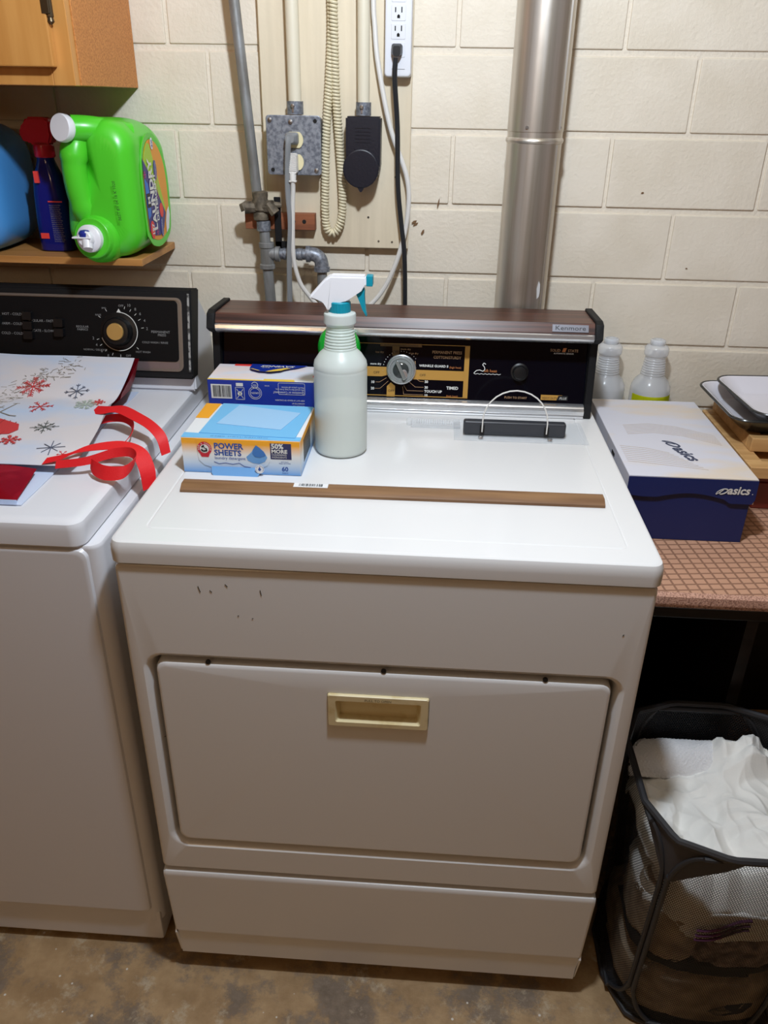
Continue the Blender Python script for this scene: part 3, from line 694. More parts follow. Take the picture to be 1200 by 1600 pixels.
# ================================================================== DETERGENT SHEET BOX
pb = thing('detergent_sheet_box', 'opened laundry detergent sheet box with light blue lid flap, on the dryer', 'box', (-.2365, -.49, DZ))
px0, px1, py0, py1, ph = -.330, -.143, -.560, -.405, .0585
b = B(); box(b, px0, px1, py0, py1, DZ, DZ+ph, .0008, 1); obj('carton', b, M_psback, pb)
T = Fr((px0, py0, DZ+ph), (1, 0, 0), (0, 1, 0)); w, d = px1-px0, py1-py0
Fp = Fr((px0, py0, DZ), (1, 0, 0), (0, 0, 1)); Sd = Fr((px1, py0, DZ), (0, 1, 0), (0, 0, 1))
def psgrad(name, col, a0, a1, b0, b1, f=Fp, h=.0002): pr(name, pb, col, lambda q: poly(q, f, rect(a0, a1, b0, b1), h))
def grad(name, top, bot):
    m = bpy.data.materials.new(name); m.use_nodes = True; nt = m.node_tree; bs = nt.nodes['Principled BSDF']; bs.inputs['Roughness'].default_value = .4
    tc = nt.nodes.new('ShaderNodeTexCoord'); sp = nt.nodes.new('ShaderNodeSeparateXYZ'); r = nt.nodes.new('ShaderNodeValToRGB')
    mr = nt.nodes.new('ShaderNodeMapRange'); mr.inputs[1].default_value = 0; mr.inputs[2].default_value = ph
    nt.links.new(tc.outputs['Object'], sp.inputs[0]); nt.links.new(sp.outputs[2], mr.inputs[0]); nt.links.new(mr.outputs[0], r.inputs[0])
    e = r.color_ramp.elements; e[0].position = 0; e[0].color = bot; e[1].position = 1; e[1].color = top
    e2 = r.color_ramp.elements.new(.32); e2.color = rgb(205, 222, 238); e3 = r.color_ramp.elements.new(.55); e3.color = rgb(236, 236, 232); e4 = r.color_ramp.elements.new(.86); e4.color = top
    nt.links.new(r.outputs[0], bs.inputs['Base Color']); return m
M_grad = grad('orange_to_blue_print', rgb(246, 170, 30), rgb(96, 156, 220))
psgrad('front_print', M_grad, .0004, w-.0004, .0004, ph-.0004)
psgrad('side_print', M_grad, .0004, d-.0004, .0004, ph-.0004, Sd)
tabp = [(.024, ph-.001), (.026, .022), (.034, .014), (.046, .010), (.046, .0025), (.118, .0025), (.122, .010), (.134, .016), (.139, .024), (.139, ph-.001)]
b = B(); prism(b, tabp, lambda a, c, k: Fp(a, c, .0006+k), .0009); tab = obj('front_tab', b, M_grad, pb)
b = B(); prism(b, [(.046, .0125), (.122, .0125), (.122, .004), (.119, .0005), (.049, .0005), (.046, .004)], lambda a, c, k: Fp(a, c-.001, .0016+k+(.0125-c)*.6), .0008); obj('tab_tongue', b, M_psmid, pb)
b = B(); poly(b, T, [(.024, .018), (.178, .010), (.186, d-.003), (.030, d-.001)], .0008, .001); lid = obj('lid_flap', b, M_pslight, pb)
b = B(); poly(b, T, [(.0, .0005), (w, .0005), (w, .016), (.024, .019), (.0, .02)], .0002, .0004); obj('top_edge', b, M_pslight, pb)
b = B(); poly(b, T, [(.042, .058), (.150, .040), (.170, .118), (.060, d-.008)], .0020, .0006); obj('glued_patch', b, M_pspale, pb)
b = B(); poly(b, T, [(.0, .085), (.022, .085), (.026, d), (.0, d)], .0003, .0003); obj('side_print', b, M_psorange, pb)
pr('lettering', pb, M_inkblue, lambda q: [text(q, Fp, 'POWER', .0515, .0425, .0132, h=.0019, bold=.0004, sx=1.0), text(q, Fp, 'SHEETS', .0515, .0312, .0132, h=.0019, bold=.0004, sx=1.0), text(q, Fp, 'laundry detergent', .0515, .0245, .0068, h=.0019),
    text(q, T, '60 SHEETS - 3.7 IN X 5.1 IN (9.4 x 13.0 cm)', .045, .006, .005, h=.0009), text(q, Fp, '60', .162, .0075, .0105, 'CENTER', h=.0008, bold=.0003), text(q, Fp, 'SHEETS', .162, .003, .003, 'CENTER', h=.0008), text(q, Fp, 'FREE OF DYES', .162, .0195, .003, 'CENTER', h=.0008), text(q, Fp, 'and more', .162, .0225, .003, 'CENTER', h=.0008)])
pr('drop_emblem', pb, M_psmid, lambda q: poly(q, Fp, [(.118, .050), (.110, .038), (.102, .030), (.104, .024), (.112, .020), (.122, .019), (.131, .023), (.135, .030), (.130, .040)], .0016))
pr('drop_emblem', pb, mat('drop_blue', rgb(62, 120, 190), .4), lambda q: poly(q, Fp, [(.118, .0505), (.113, .043), (.112, .036), (.116, .031), (.124, .030), (.133, .034), (.130, .040), (.124, .046)], .0021))
pr('navy_patch', pb, M_psnavy, lambda q: poly(q, Fp, rect(.140, .173, .0275, .054), .0005))
pr('lettering', pb, M_white_ink, lambda q: [text(q, Fp, '50%', .1415, .0455, .0115, h=.0012, bold=.0004), text(q, Fp, 'MORE', .1415, .038, .0085, h=.0012, bold=.0003, sx=1.1), text(q, Fp, 'CLEANING', .142, .0335, .0048, h=.0012), text(q, Fp, 'INGREDIENTS', .142, .0295, .0038, h=.0012)])
pr('ring_emblem', pb, M_inkcrim, lambda q: [poly(q, Fp, circ(.0365, .0415, .0115, 28), .0018), poly(q, Fp, [(.029, .032), (.044, .032), (.042, .0275), (.031, .0275)], .0017)])
pr('ring_emblem', pb, M_white_ink, lambda q: [poly(q, Fp, circ(.0365, .0415, .0072, 24), .0023), arc_text(q, Fp, 'ARM & HAMMER', .0365, .0415, .0082, .0038, math.radians(190), math.radians(-10), h=.0024)])
pr('arm_emblem', pb, M_black_ink, lambda q: [line(q, Fp, [(.0315, .0405), (.0345, .0375), (.0405, .0385)], .0026, .0028), line(q, Fp, [(.0405, .0385), (.0395, .0425)], .0018, .0028), line(q, Fp, [(.0405, .0402), (.0345, .0455)], .0009, .0028), line(q, Fp, [(.0325, .0442), (.0362, .0472)], .0026, .0028)])
pr('drop_badge', pb, M_psback, lambda q: poly(q, Fp, circ(.123, .012, .0072, 24), .0068))
pr('drop_badge', pb, M_inkblue, lambda q: [poly(q, Fp, [(.123, .0165), (.1205, .0115), (.123, .0092), (.1255, .0115)], .0073), arc_text(q, Fp, 'FOR ALL MACHINES', .123, .012, .0052, .0022, math.radians(220), math.radians(-40), h=.0073)])
pr('splash_line', pb, M_inkblue, lambda q: line(q, Fp, [(.050, .020), (.058, .0165), (.068, .0185), (.080, .0165), (.090, .019), (.098, .0135), (.108, .012)], .0006, .0018))
pr('lettering', pb, M_black_ink, lambda q: [line(q, Sd, [(.03+.005*i, .012), (.03+.005*i, .05)], .0016, .0006) for i in range(14)])

# ================================================================== BLUE UPSIDE-DOWN BOX behind
bb = thing('dryer_sheet_box', 'royal blue upside-down carton with barcode and torn flap, behind the spray bottle', 'box', (-.245, -.29, DZ))
qx0, qx1, qy0, qy1, qh = -.340, -.150, -.357, -.262, .086
b = B(); box(b, qx0, qx1, qy0, qy1, DZ, DZ+qh, .0008, 1); obj('carton', b, M_bluebox, bb)
T2 = Fr((qx0, qy0, DZ+qh), (1, 0, 0), (0, 1, 0)); G = Fr((qx1, qy0, DZ+qh), (-1, 0, 0), (0, 0, -1)); gw, gd = qx1-qx0, qy1-qy0
pr('top_print', bb, M_cardpale, lambda q: poly(q, T2, rect(.0005, gw-.0005, .006, gd-.003), .0002))
pr('top_print', bb, M_cardyel, lambda q: [poly(q, T2, rect(.0005, gw-.03, .0005, .006), .0002), poly(q, T2, rect(.10, gw-.036, .001, .011), .0006)])
pr('top_print', bb, M_redlabel, lambda q: [poly(q, T2, rect(.03, .065, gd-.012, gd-.002), .0006), poly(q, T2, rect(gw-.006, gw-.001, .03, .055), .0006)])
b = B(); poly(b, T2, rect(gw-.034, gw-.001, .0, .018), .0005, .0002); obj('white_patch', b, M_psback, bb)
fl = [(.062, gd-.005), (.064, gd-.035), (.069, gd-.042), (.085, gd-.052), (.105, gd-.053), (.122, gd-.045), (.128, gd-.036), (.150, gd-.022), (.165, gd-.006)]
TF = Fr(T2(0, gd-.006, .0022), (1, 0, 0), (0, 1, -.06))
b = B(); prism(b, [(a, (c-gd+.006)*1.05) for a, c in fl], lambda a, c, k: TF(a, c, k), .0008); obj('torn_flap', b, M_bluebox, bb, label='torn blue flap with yellow swoosh')
pr('flap_print', bb, M_cardyel, lambda q: [poly(q, TF, [(.098, -.052), (.107, -.052), (.124, -.043), (.128, -.036), (.138, -.026), (.128, -.024), (.112, -.036)], .001), poly(q, TF, [(.0665, -.034), (.070, -.034), (.086, -.047), (.083, -.0475), (.072, -.039)], .001)])
pr('lettering', bb, M_white_ink, lambda q: [text(q, TF, 'SAVINGS', .145, -.010, .0155, rot=math.pi, h=.0015, shear=.2, bold=.0005), text(q, TF, 'fresh', .100, -.024, .007, rot=math.pi, h=.0015)])
def bbox_text(q):
    # printed the right way up for the carton, which stands on its head
    poly(q, G, rect(gw-.043, gw-.006, .008, .034), .0003)
    for s, x, y, z in (('Questions or Comments?', .017, .0175, .0062), ('We would like to hear from you,', .017, .0125, .0045), ('Mon-Fri, please call toll-free', .017, .0085, .0042),
                       ('KEEP OUT OF REACH OF CHILDREN', .017, .0325, .0038), ('DISTRIBUTED BY', .017, .038, .0036), ('RICHFIELD, OH', .017, .043, .0036), ('To the best of our knowledge this carton is made', .017, .0505, .0036), ('in plants with less than 5% fibers', .017, .0555, .0036),
                       ('Folding cartons may contain recycled board; please recycle after use', .082, .047, .0034), ('Store in a dry place', .082, .0555, .0034), ('000 000', .079, .007, .003)):
        text(q, G, s, x, y, z, h=.0005, sx=.85)
    P = rr(.0395, .0125, .047, .021, .002, 3)
    line(q, G, P+[P[0]], .0005)
    for r0 in (.0115, .0088): line(q, G, circ(.105, .022, r0, 28)+[circ(.105, .022, r0, 28)[0]], .0006)
    line(q, G, circ(.105, .0075, .0055, 20), .0009); text(q, G, 'GREEN', .105, .0205, .0048, 'CENTER'); text(q, G, 'FIBER', .105, .0065, .003, 'CENTER')
    P = rect(.1245, .140, .013, .035); line(q, G, P+[P[0]], .0006); poly(q, G, rect(.126, .1385, .0045, .0105)); poly(q, G, circ(.1325, .024, .0042, 14)); line(q, G, [(.1265, .016), (.138, .033)], .0008); line(q, G, [(.1265, .033), (.138, .016)], .0008)
pr('lettering', bb, M_white_ink, bbox_text)
def bars(q):
    rnd = random.Random(5); x = gw-.041
    while x < gw-.009:
        w_ = rnd.choice((.0004, .0007, .001)); poly(q, G, rect(x, x+w_, .010, .031), .0009); x += w_+rnd.choice((.0005, .0008, .0012))
pr('barcode', bb, M_black_ink, bars)

# ================================================================== GREEN ROUND CLIP behind the spray bottle
gc = thing('green_dome', 'bright green rounded plastic piece mostly hidden behind the spray bottle', 'plastic piece', (-.1115, -.300, DZ))
b = B(); C_ = Vector((-.1115, -.300, .9142+.1345))
L = []
for r0, y in ((.012, .026), (.028, .024), (.037, .016), (.0405, .004), (.0385, -.008), (.032, -.017), (.020, -.023), (.006, -.025)):
    L.append([(C_.x+r0*.95*math.cos(2*math.pi*i/36), C_.y+y, C_.z+r0*1.0*math.sin(2*math.pi*i/36)) for i in range(36)])
loft(b, L); obj('dome', b, M_green2, gc)
b = B(); box(b, C_.x-.008, C_.x+.008, C_.y-.008, C_.y+.012, DZ, C_.z-.036, .003); obj('stem', b, M_green2, gc)
b = B(); loft(b, [[(C_.x+r0*math.cos(2*math.pi*i/20), C_.y+r0*.7*math.sin(2*math.pi*i/20), zz) for i in range(20)] for r0, zz in ((.028, DZ), (.028, DZ+.006), (.010, DZ+.012))]); obj('foot', b, M_green2, gc)

# ================================================================== WOOD STRIP with barcode
stp = thing('wood_moulding_strip', 'thin brown wood moulding strip with barcode sticker lying on the dryer', 'wood strip', (0, -.62, DZ), math.atan2(-.006+.0, .63))
Fs = Fr((-.315, -.634, DZ), (.634, .006, 0), (-.006, .634, 0))
b = B(); prof_s = [(0, 0), (.036, 0), (.036, .004), (.026, .010), (.010, .010), (0, .004)]
loft(b, [[Fs(a, y*1.0, z_) for y, z_ in prof_s] for a in (0, .634)]); obj('moulding', b, M_stick, stp)
Fk = Fr(Fs(.17, .0100, .0101), (1, .0095, 0), (-.0095, 1, 0))
b = B(); poly(b, Fk, rect(0, .052, .001, .015), .0002, .0003); obj('sticker', b, M_psback, stp)
def bars2(q):
    rnd = random.Random(8); x = .008
    while x < .044:
        w_ = rnd.choice((.0004, .0008, .0012)); poly(q, Fk, rect(x, x+w_, .004+rnd.choice((0, 0, .001)), .0125), .0007); x += w_+rnd.choice((.0005, .0009, .0014))
pr('barcode', stp, M_black_ink, bars2)

# ================================================================== BACKBOARD AND WIRING
bd = tag(obj('backboard', box(B(), -.286, -.003, -.020, -.0008, 1.176, 2.05, .0015, 1), M_board), 'cream painted plywood backboard screwed to the block wall behind the outlets', 'board')
sc = B()
for x, z in ((-.062, 1.190), (-.035, 1.189), (-.083, 1.235), (-.03, 1.31)): lathe(sc, [(.0022, 0), (.002, .0008)], 8, (x, -.0201, z), '-Y')
obj('nail_heads', sc, M_valve, bd)['kind'] = 'stuff'
BF = -.0203
def conduit(label, x, r, zc):
    t = thing('conduit', label, 'conduit', (x, BF-.022, zc))
    obj('pipe', tube(B(), [(x, BF-.0235, zc+.004), (x-.001, BF-.0235, 1.7), (x-.001, BF-.0235, 2.05)], r, 16), M_creampipe, t)
    b = B(); lathe(b, [(r+.0005, 0), (r+.003, 0), (r+.003, .022), (r+.0005, .022)], 20, (x, BF-.0235, zc)); cpl = obj('connector', b, M_galv, t)
    b = B(); lathe(b, [(.0035, 0), (.0035, .004), (.002, .005)], 10, (x-.002, BF-.0235-r-.002, zc+.014), '-Y'); box(b, x-.0035, x-.0005, BF-.0235-r-.004, BF-.0235-r-.0025, zc+.004, zc+.012)
    obj('set_screw', b, M_alu, cpl)
conduit('left cream painted conduit coming down to the grey metal outlet box', -.2185, .0122, 1.4165)
conduit('right cream painted conduit coming down to the black outlet box', -.091, .0112, 1.4165)
# grey box
jb = thing('outlet_box', 'galvanized square outlet box with two ivory receptacles', 'outlet box', (-.2195, BF, 1.315))
bx0, bx1, bz0, bz1, by = -.2705, -.1685, 1.314, 1.4155, -.0695
b = B(); c_ = ((bx0+bx1)/2, (bz0+bz1)/2); ww, hh2 = bx1-bx0, bz1-bz0
loft(b, [XZ(rr(*c_, ww-.006, hh2-.006, .006, N), BF), XZ(rr(*c_, ww-.006, hh2-.006, .006, N), by+.006), XZ(rr(*c_, ww, hh2, .006, N), by+.0055), XZ(rr(*c_, ww, hh2, .006, N), by+.001), XZ(rr(*c_, ww-.003, hh2-.003, .005, N), by)])
obj('box', b, M_galv, jb)
for z in (1.3745, 1.3365):
    pts = [(.0165*math.cos(t), max(-.0135, min(.0135, .0165*math.sin(t)))) for t in [2*math.pi*i/32 for i in range(32)]]
    b = B(); prism(b, pts, lambda a, c, k: (-.2175+a, by-.0002-k, z+c), .003); rec = obj('receptacle', b, M_ivory, jb)
b = B()
for x, z in ((-.2625, 1.4075), (-.1775, 1.3225)): lathe(b, [(.0042, 0), (.004, .0018), (.001, .0025)], 12, (x, by-.0001, z), '-Y')
lathe(b, [(.0042, 0), (.004, .0018), (.001, .0025)], 12, (-.224, by-.0001, 1.4045), '-Y'); obj('screws', b, M_alu, jb)['kind'] = 'stuff'
b = B()
for x, z in ((-.1785, 1.4065), (-.2605, 1.3225)): lathe(b, [(.0036, 0), (.0036, .0006)], 12, (x, by-.0001, z), '-Y')
obj('screw_holes', b, M_shadowgap, jb)['kind'] = 'stuff'
# black outlet with flap
bo = thing('covered_outlet', 'black plastic outlet box with round flip lid below the right conduit', 'outlet', (-.09, BF, 1.29))
b = B(); c_ = (-.0905, 1.3705); pts = [(-.1225, 1.4155), (-.0575, 1.4155), (-.0580, 1.330), (-.0625, 1.312), (-.0765, 1.300), (-.1045, 1.300), (-.1185, 1.312), (-.1225, 1.330)]
prism(b, pts, lambda a, c, k: (a, BF-k, c), .045); bmesh.ops.bevel(b, geom=b.edges[:], offset=.003, segments=2, affect='EDGES'); obj('body', b, M_outletblack, bo)
b = B(); 
for i in range(5): box(b, -.105, -.076, -.0663, -.0652, 1.372+i*.006, 1.3735+i*.006)
box(b, -.106, -.079, -.0675, -.0652, 1.357, 1.362, .0008, 1); obj('ribs', b, M_outletblack, bo)
b = B(); lathe(b, [(.0325, 0), (.0335, .002), (.0335, .008), (.031, .0095)], 40, (-.0935, -.0655, 1.327), '-Y'); prism(b, [(-.101, 1.297), (-.086, 1.297), (-.089, 1.291), (-.092, 1.2865), (-.095, 1.2865), (-.098, 1.291)], lambda a, c, k: (a, -.067-k, c), .006)
obj('round_lid', b, M_outletblack, bo)
# power strip
ps = thing('power_strip', 'white power strip mounted vertically at the board edge', 'power strip', (-.029, BF, 1.48))
b = B(); c_ = (-.029, 1.63)
loft(b, [XZ(rr(*c_, .049, .300, .006, N), BF), XZ(rr(*c_, .049, .300, .006, N), -.044), XZ(rr(*c_, .046, .297, .006, N), -.049), XZ(rr(*c_, .040, .291, .004, N), -.0505)])
obj('housing', b, M_strip, ps)
for z in (1.663, 1.635, 1.607, 1.579, 1.551, 1.523):
    b = B(); loft(b, [XZ(rr(-.029, z, .026, .0245, .002, 3), -.0504), XZ(rr(-.029, z, .0245, .023, .002, 3), -.0513)]); f = obj('socket', b, M_strip, ps)
    if z > 1.53:
        b = B(); box(b, -.0355, -.0335, -.0516, -.0512, z+.001, z+.0085); box(b, -.0245, -.0225, -.0516, -.0512, z+.0005, z+.009)
        prism(b, [(-.0315, z-.008), (-.0265, z-.008), (-.0265, z-.004), (-.029, z-.0018), (-.0315, z-.004)], lambda a, c, k: (a, -.0512-k, c), .0004); obj('slots', b, M_shadowgap, f)['kind'] = 'stuff'
b = B(); box(b, -.040, -.016, -.0512, -.0505, 1.4925, 1.4932); obj('seam', b, M_grey_ink, ps)

def cord(name, label, m, path, r, squash=1.0, k=7):
    t = thing(name, label, 'power cord', path[0]); obj('cord', tube(B(), smooth_path(path, k), r, 10, squash), m, t); return t
cdk = cord('black_power_cord', 'black power cord hanging from the white power strip', M_blackcord, [(-.032, -.066, 1.510), (-.033, -.064, 1.475), (-.027, -.052, 1.397), (-.024, -.048, 1.298), (-.016, -.046, 1.228), (-.008, -.048, 1.168), (-.004, -.05, 1.06), (-.002, -.06, .93)], .0050, .8)
b = B(); c_ = (-.0305, 1.523); loft(b, [XZ(rr(*c_, .020, .017, .004, 3), -.0515), XZ(rr(*c_, .019, .018, .004, 3), -.062), XZ(rr(c_[0], c_[1]-.003, .013, .016, .004, 3), -.071)]); obj('plug', b, M_black, cdk)
cgr = cord('grey_power_cord', 'flat grey power cord plugged into the top receptacle of the outlet box', M_greycord, [(-.224, -.093, 1.380), (-.2255, -.096, 1.366), (-.229, -.090, 1.330), (-.231, -.085, 1.285), (-.229, -.082, 1.227), (-.234, -.08, 1.167), (-.237, -.075, 1.075), (-.237, -.07, .93)], .0060, .6)
b = B(); c_ = (-.221, 1.377); loft(b, [XZ(rr(*c_, .024, .021, .005, 3), by-.0035), XZ(rr(*c_, .023, .020, .005, 3), by-.016), XZ(rr(c_[0]-.002, c_[1], .016, .014, .005, 3), by-.026)]); obj('plug', b, M_greycord, cgr)
cwh = cord('white_appliance_cord', 'white power cord plugged into the bottom receptacle, beside the grey cord', M_whitecord, [(-.2205, -.088, 1.308), (-.221, -.084, 1.29), (-.224, -.08, 1.25), (-.226, -.078, 1.167), (-.216, -.076, 1.118), (-.199, -.074, 1.091), (-.181, -.072, 1.070), (-.15, -.07, 1.045)], .0044)
b = B(); c_ = (-.2195, 1.335); loft(b, [XZ(rr(*c_, .017, .034, .004, 3), by-.0035), XZ(rr(*c_, .017, .036, .004, 3), by-.016), XZ(rr(c_[0], c_[1]-.001, .014, .034, .004, 3), by-.021)])
tube(b, [(-.2203, by-.015, 1.319), (-.2205, by-.018, 1.303)], [.0068, .006], 12); box(b, -.2275, -.2135, -.092, -.080, 1.3025, 1.306, .001, 1)
for i in range(9): box(b, -.2262, -.2128, by-.0222, by-.020, 1.323+i*.0034, 1.3245+i*.0034)
obj('plug', b, M_whitecord, cwh)
tag(obj('white_cable', tube(B(), smooth_path([(-.080, -.036, 1.9), (-.0755, -.036, 1.62), (-.072, -.036, 1.56), (-.065, -.038, 1.5), (-.041, -.040, 1.397), (-.007, -.040, 1.309), (-.0045, -.040, 1.24), (-.020, -.042, 1.167), (-.047, -.044, 1.104), (-.080, -.05, 1.065), (-.12, -.06, 1.04)], 8), .0047, 10), M_whitecord), 'loose white cable curving past the black power cord behind the dryer', 'cable')
# coiled telephone cord
path = smooth_path([(-.150, -.036, 1.78), (-.150, -.036, 1.65), (-.1495, -.036, 1.56), (-.1545, -.036, 1.48), (-.1625, -.036, 1.38), (-.166, -.036, 1.29), (-.167, -.036, 1.235), (-.163, -.036, 1.213), (-.1525, -.036, 1.205), (-.141, -.036, 1.216), (-.134, -.036, 1.240), (-.1325, -.036, 1.28), (-.137, -.036, 1.36), (-.143, -.036, 1.45), (-.1445, -.040, 1.53), (-.1445, -.046, 1.60), (-.140, -.046, 1.78)], 40)
hl = []; ph_ = 0
for i, p in enumerate(path):
    t = (path[min(i+1, len(path)-1)]-path[max(i-1, 0)]).normalized(); side_ = Vector((0, 1, 0)); u = t.cross(side_).normalized()
    hl.append((p, t, u, side_))
pts = []; s_ = 0
for (p, t, u, v), (p2, _, _, _) in zip(hl, hl[1:]):
    seg = (p2-p).length; n_ = max(1, int(seg/.00060))
    for j in range(n_):
        a = s_/.0058*2*math.pi; pts.append(p+(p2-p)*(j/n_)+(u*math.cos(a)+v*math.sin(a))*.0058); s_ += seg/n_
tag(obj('coiled_cord', tube(B(), pts, .0028, 6), M_cream, sharp=80), 'cream coiled telephone cord hanging in a loop between the two outlet boxes', 'cord')

# ================================================================== GAS PIPE
gp = thing('gas_pipe', 'old grey gas pipe with shut-off valve, tee and elbow behind the dryer', 'pipe', (-.29, -.055, .92))
obj('riser_pipe', tube(B(), [(-.348, -.058, 2.05), (-.319, -.056, 1.595), (-.297, -.054, 1.276)], .0098, 16), M_pipe, gp)
gx, gy = -.290, -.056
b = B(); lathe(b, [(.0125, 0), (.0150, .002), (.0150, .012), (.0125, .016), (.0165, .02), (.0165, .036), (.0145, .04), (.0155, .046), (.0155, .052), (.011, .054)], 12, (gx-.001, gy, 1.229))
tube(b, [(gx-.008, gy-.004, 1.253), (gx-.030, gy-.010, 1.254)], [.010, .0125], 8); tube(b, [(gx-.028, gy-.010, 1.250), (gx-.034, gy-.011, 1.262)], [.011, .008], 8)
tube(b, [(gx+.008, gy-.004, 1.255), (gx+.026, gy-.008, 1.256)], [.012, .012], 8); tube(b, [(gx+.016, gy-.010, 1.262), (gx+.030, gy-.012, 1.244)], [.009, .010], 8); tube(b, [(gx+.026, gy, 1.258), (gx+.040, gy+.002, 1.258)], [.006, .005], 8)
obj('shutoff_valve', b, M_valve, gp)
obj('collar', lathe(B(), [(.0125, 0), (.0138, .001), (.0138, .018), (.0125, .019)], 14, (gx+.003, gy, 1.2095)), M_galv, gp)
obj('nipple', tube(B(), [(gx+.004, gy, 1.214), (gx+.005, gy, 1.178)], .0105, 14), M_pipe, gp)
b = B(); lathe(b, [(.0145, 0), (.0155, .001), (.0155, .008), (.0135, .010), (.0135, .040), (.0155, .042), (.0155, .050), (.0145, .051)], 16, (gx+.007, gy, 1.137))
lathe(b, [(.0125, .004), (.0125, .016), (.0148, .018), (.0148, .026), (.012, .027)], 16, (gx+.007, gy, 1.166), 'X'); obj('tee_fitting', b, M_pipe, gp)
obj('nipple', tube(B(), [(gx+.007, gy, 1.140), (gx+.010, gy, 1.07), (gx+.013, gy+.004, .92)], .0108, 14), M_pipe, gp)
b = B(); lathe(b, [(.0105, 0), (.0105, .006), (.0118, .007), (.0118, .016), (.0105, .017), (.0105, .034), (.0118, .035), (.0118, .044), (.0105, .045), (.0105, .058)], 14, (-.256, gy, 1.1665), 'X'); obj('nipple', b, M_galv, gp)
b = B(); el = [(-.201, gy, 1.1675), (-.192, gy, 1.1675), (-.183, gy, 1.165), (-.176, gy, 1.158), (-.1735, gy, 1.149), (-.173, gy, 1.139)]
tube(b, smooth_path(el, 3), .0138, 16); tube(b, [(-.2035, gy, 1.1675), (-.196, gy, 1.1675)], .016, 16); tube(b, [(-.173, gy, 1.143), (-.173, gy, 1.135)], .0162, 16); obj('elbow_fitting', b, M_galv, gp)
obj('drop_pipe', tube(B(), [(-.173, gy, 1.139), (-.171, gy, 1.03), (-.170, gy, .92)], .0102, 14), M_pipe, gp)
wb = tag(obj('wood_block', box(B(), -.326, -.187, -.0445, -.0205, 1.211, 1.2415, .001, 1), M_redwood), 'reddish brown wood block behind the gas valve', 'wood block')
b = B(); lathe(b, [(.004, 0), (.004, .0006)], 10, (-.229, -.0446, 1.227), '-Y'); lathe(b, [(.004, 0), (.004, .0006)], 10, (-.208, -.0446, 1.227), '-Y'); obj('nail_holes', b, M_shadowgap, wb)['kind'] = 'stuff'
b = B(); box(b, -.2660, -.2530, -.0500, -.0465, 1.166, 1.272, .001, 1); box(b, -.2660, -.2430, -.0500, -.0465, 1.164, 1.190, .001, 1)
tag(obj('metal_strap', b, M_blackm), 'flat black metal strap between the gas valve and the grey cord', 'strap')

# ================================================================== VENT DUCT
vd = thing('vent_duct', 'shiny galvanized round vent duct rising behind the dryer', 'duct', (.224, -.075, .92))
dc_ = (.2245, -.0755)
b = B(); lathe(b, [(.0495, .92), (.0495, 1.377), (.0515, 1.379), (.0525, 1.382), (.0515, 1.385), (.0495, 1.387), (.0495, 1.398)], 48, (*dc_, 0)); lo = obj('lower_duct', b, M_duct, vd)
b = B(); lathe(b, [(.0478, 1.396), (.0505, 1.3965), (.0505, 2.05)], 48, (*dc_, 0)); up = obj('upper_duct', b, M_duct, vd)
b = B(); prism(b, [(0, 0), (.004, .004), (.005, .014), (.004, .028), (.001, .034), (-.002, .020), (-.001, .010)], lambda a, c, k: (dc_[0]+.028+a, dc_[1]-.0412+a*.7-k, 1.105+c), .0006); obj('bare_patch', b, M_psback, lo)
for bx_, z0_, z1_, pr_ in ((.036, .925, 1.376, lo), (.0375, 1.40, 2.04, up)):
    b = B(); box(b, dc_[0]+bx_, dc_[0]+bx_+.003, dc_[1]-.0362, dc_[1]-.0345, z0_, z1_); obj('seam', b, M_duct, pr_)
b = B()
for a in (-.4, .9): lathe(b, [(.003, 0), (.0028, .002)], 8, (dc_[0]+.0507*math.sin(a), dc_[1]-.0507*math.cos(a), 1.404), '-Y')
obj('screws', b, M_alu, vd)['kind'] = 'stuff'

# ================================================================== WALL CABINET AND SHELF
wcab = thing('wall_cabinet', 'birch wall cabinet with cork textured side, above the shelf', 'cabinet', (-.85, -.15, 1.455))
b = B(); box(b, -1.25, -.5265, -.270, -.0012, 1.456, 2.05, .0008, 1); obj('carcass', b, M_cabside, wcab)
b = B(); box(b, -.5635, -.5285, -.290, -.2702, 1.4555, 2.05, .001, 1); obj('stile', b, M_cabwood, wcab)
b = B(); box(b, -1.25, -.5637, -.290, -.2702, 1.4555, 1.50, .001, 1); obj('rail', b, M_cabwood, wcab)
b = B(); box(b, -1.24, -.552, -.308, -.2906, 1.481, 2.04, .003, 2); cdr = obj('door', b, M_cabwood, wcab)
hg = obj('hinge', tube(B(), [(-.5485, -.3015, 1.548), (-.5485, -.3015, 1.60)], .0055, 10), M_hinge, cdr)
b = B(); lathe(b, [(.0018, 0), (.0058, .004), (.0045, .009), (.0058, .011)], 10, (-.5485, -.3015, 1.538)); box(b, -.558, -.5455, -.3095, -.3005, 1.552, 1.61, .001, 1); obj('hinge', b, M_hinge, wcab)
sh = tag(obj('wall_shelf', box(B(), -1.25, -.4865, -.205, -.0012, 1.1625, 1.1755, .001, 1), M_shelf), 'plain wood shelf board holding the detergent jugs', 'shelf')

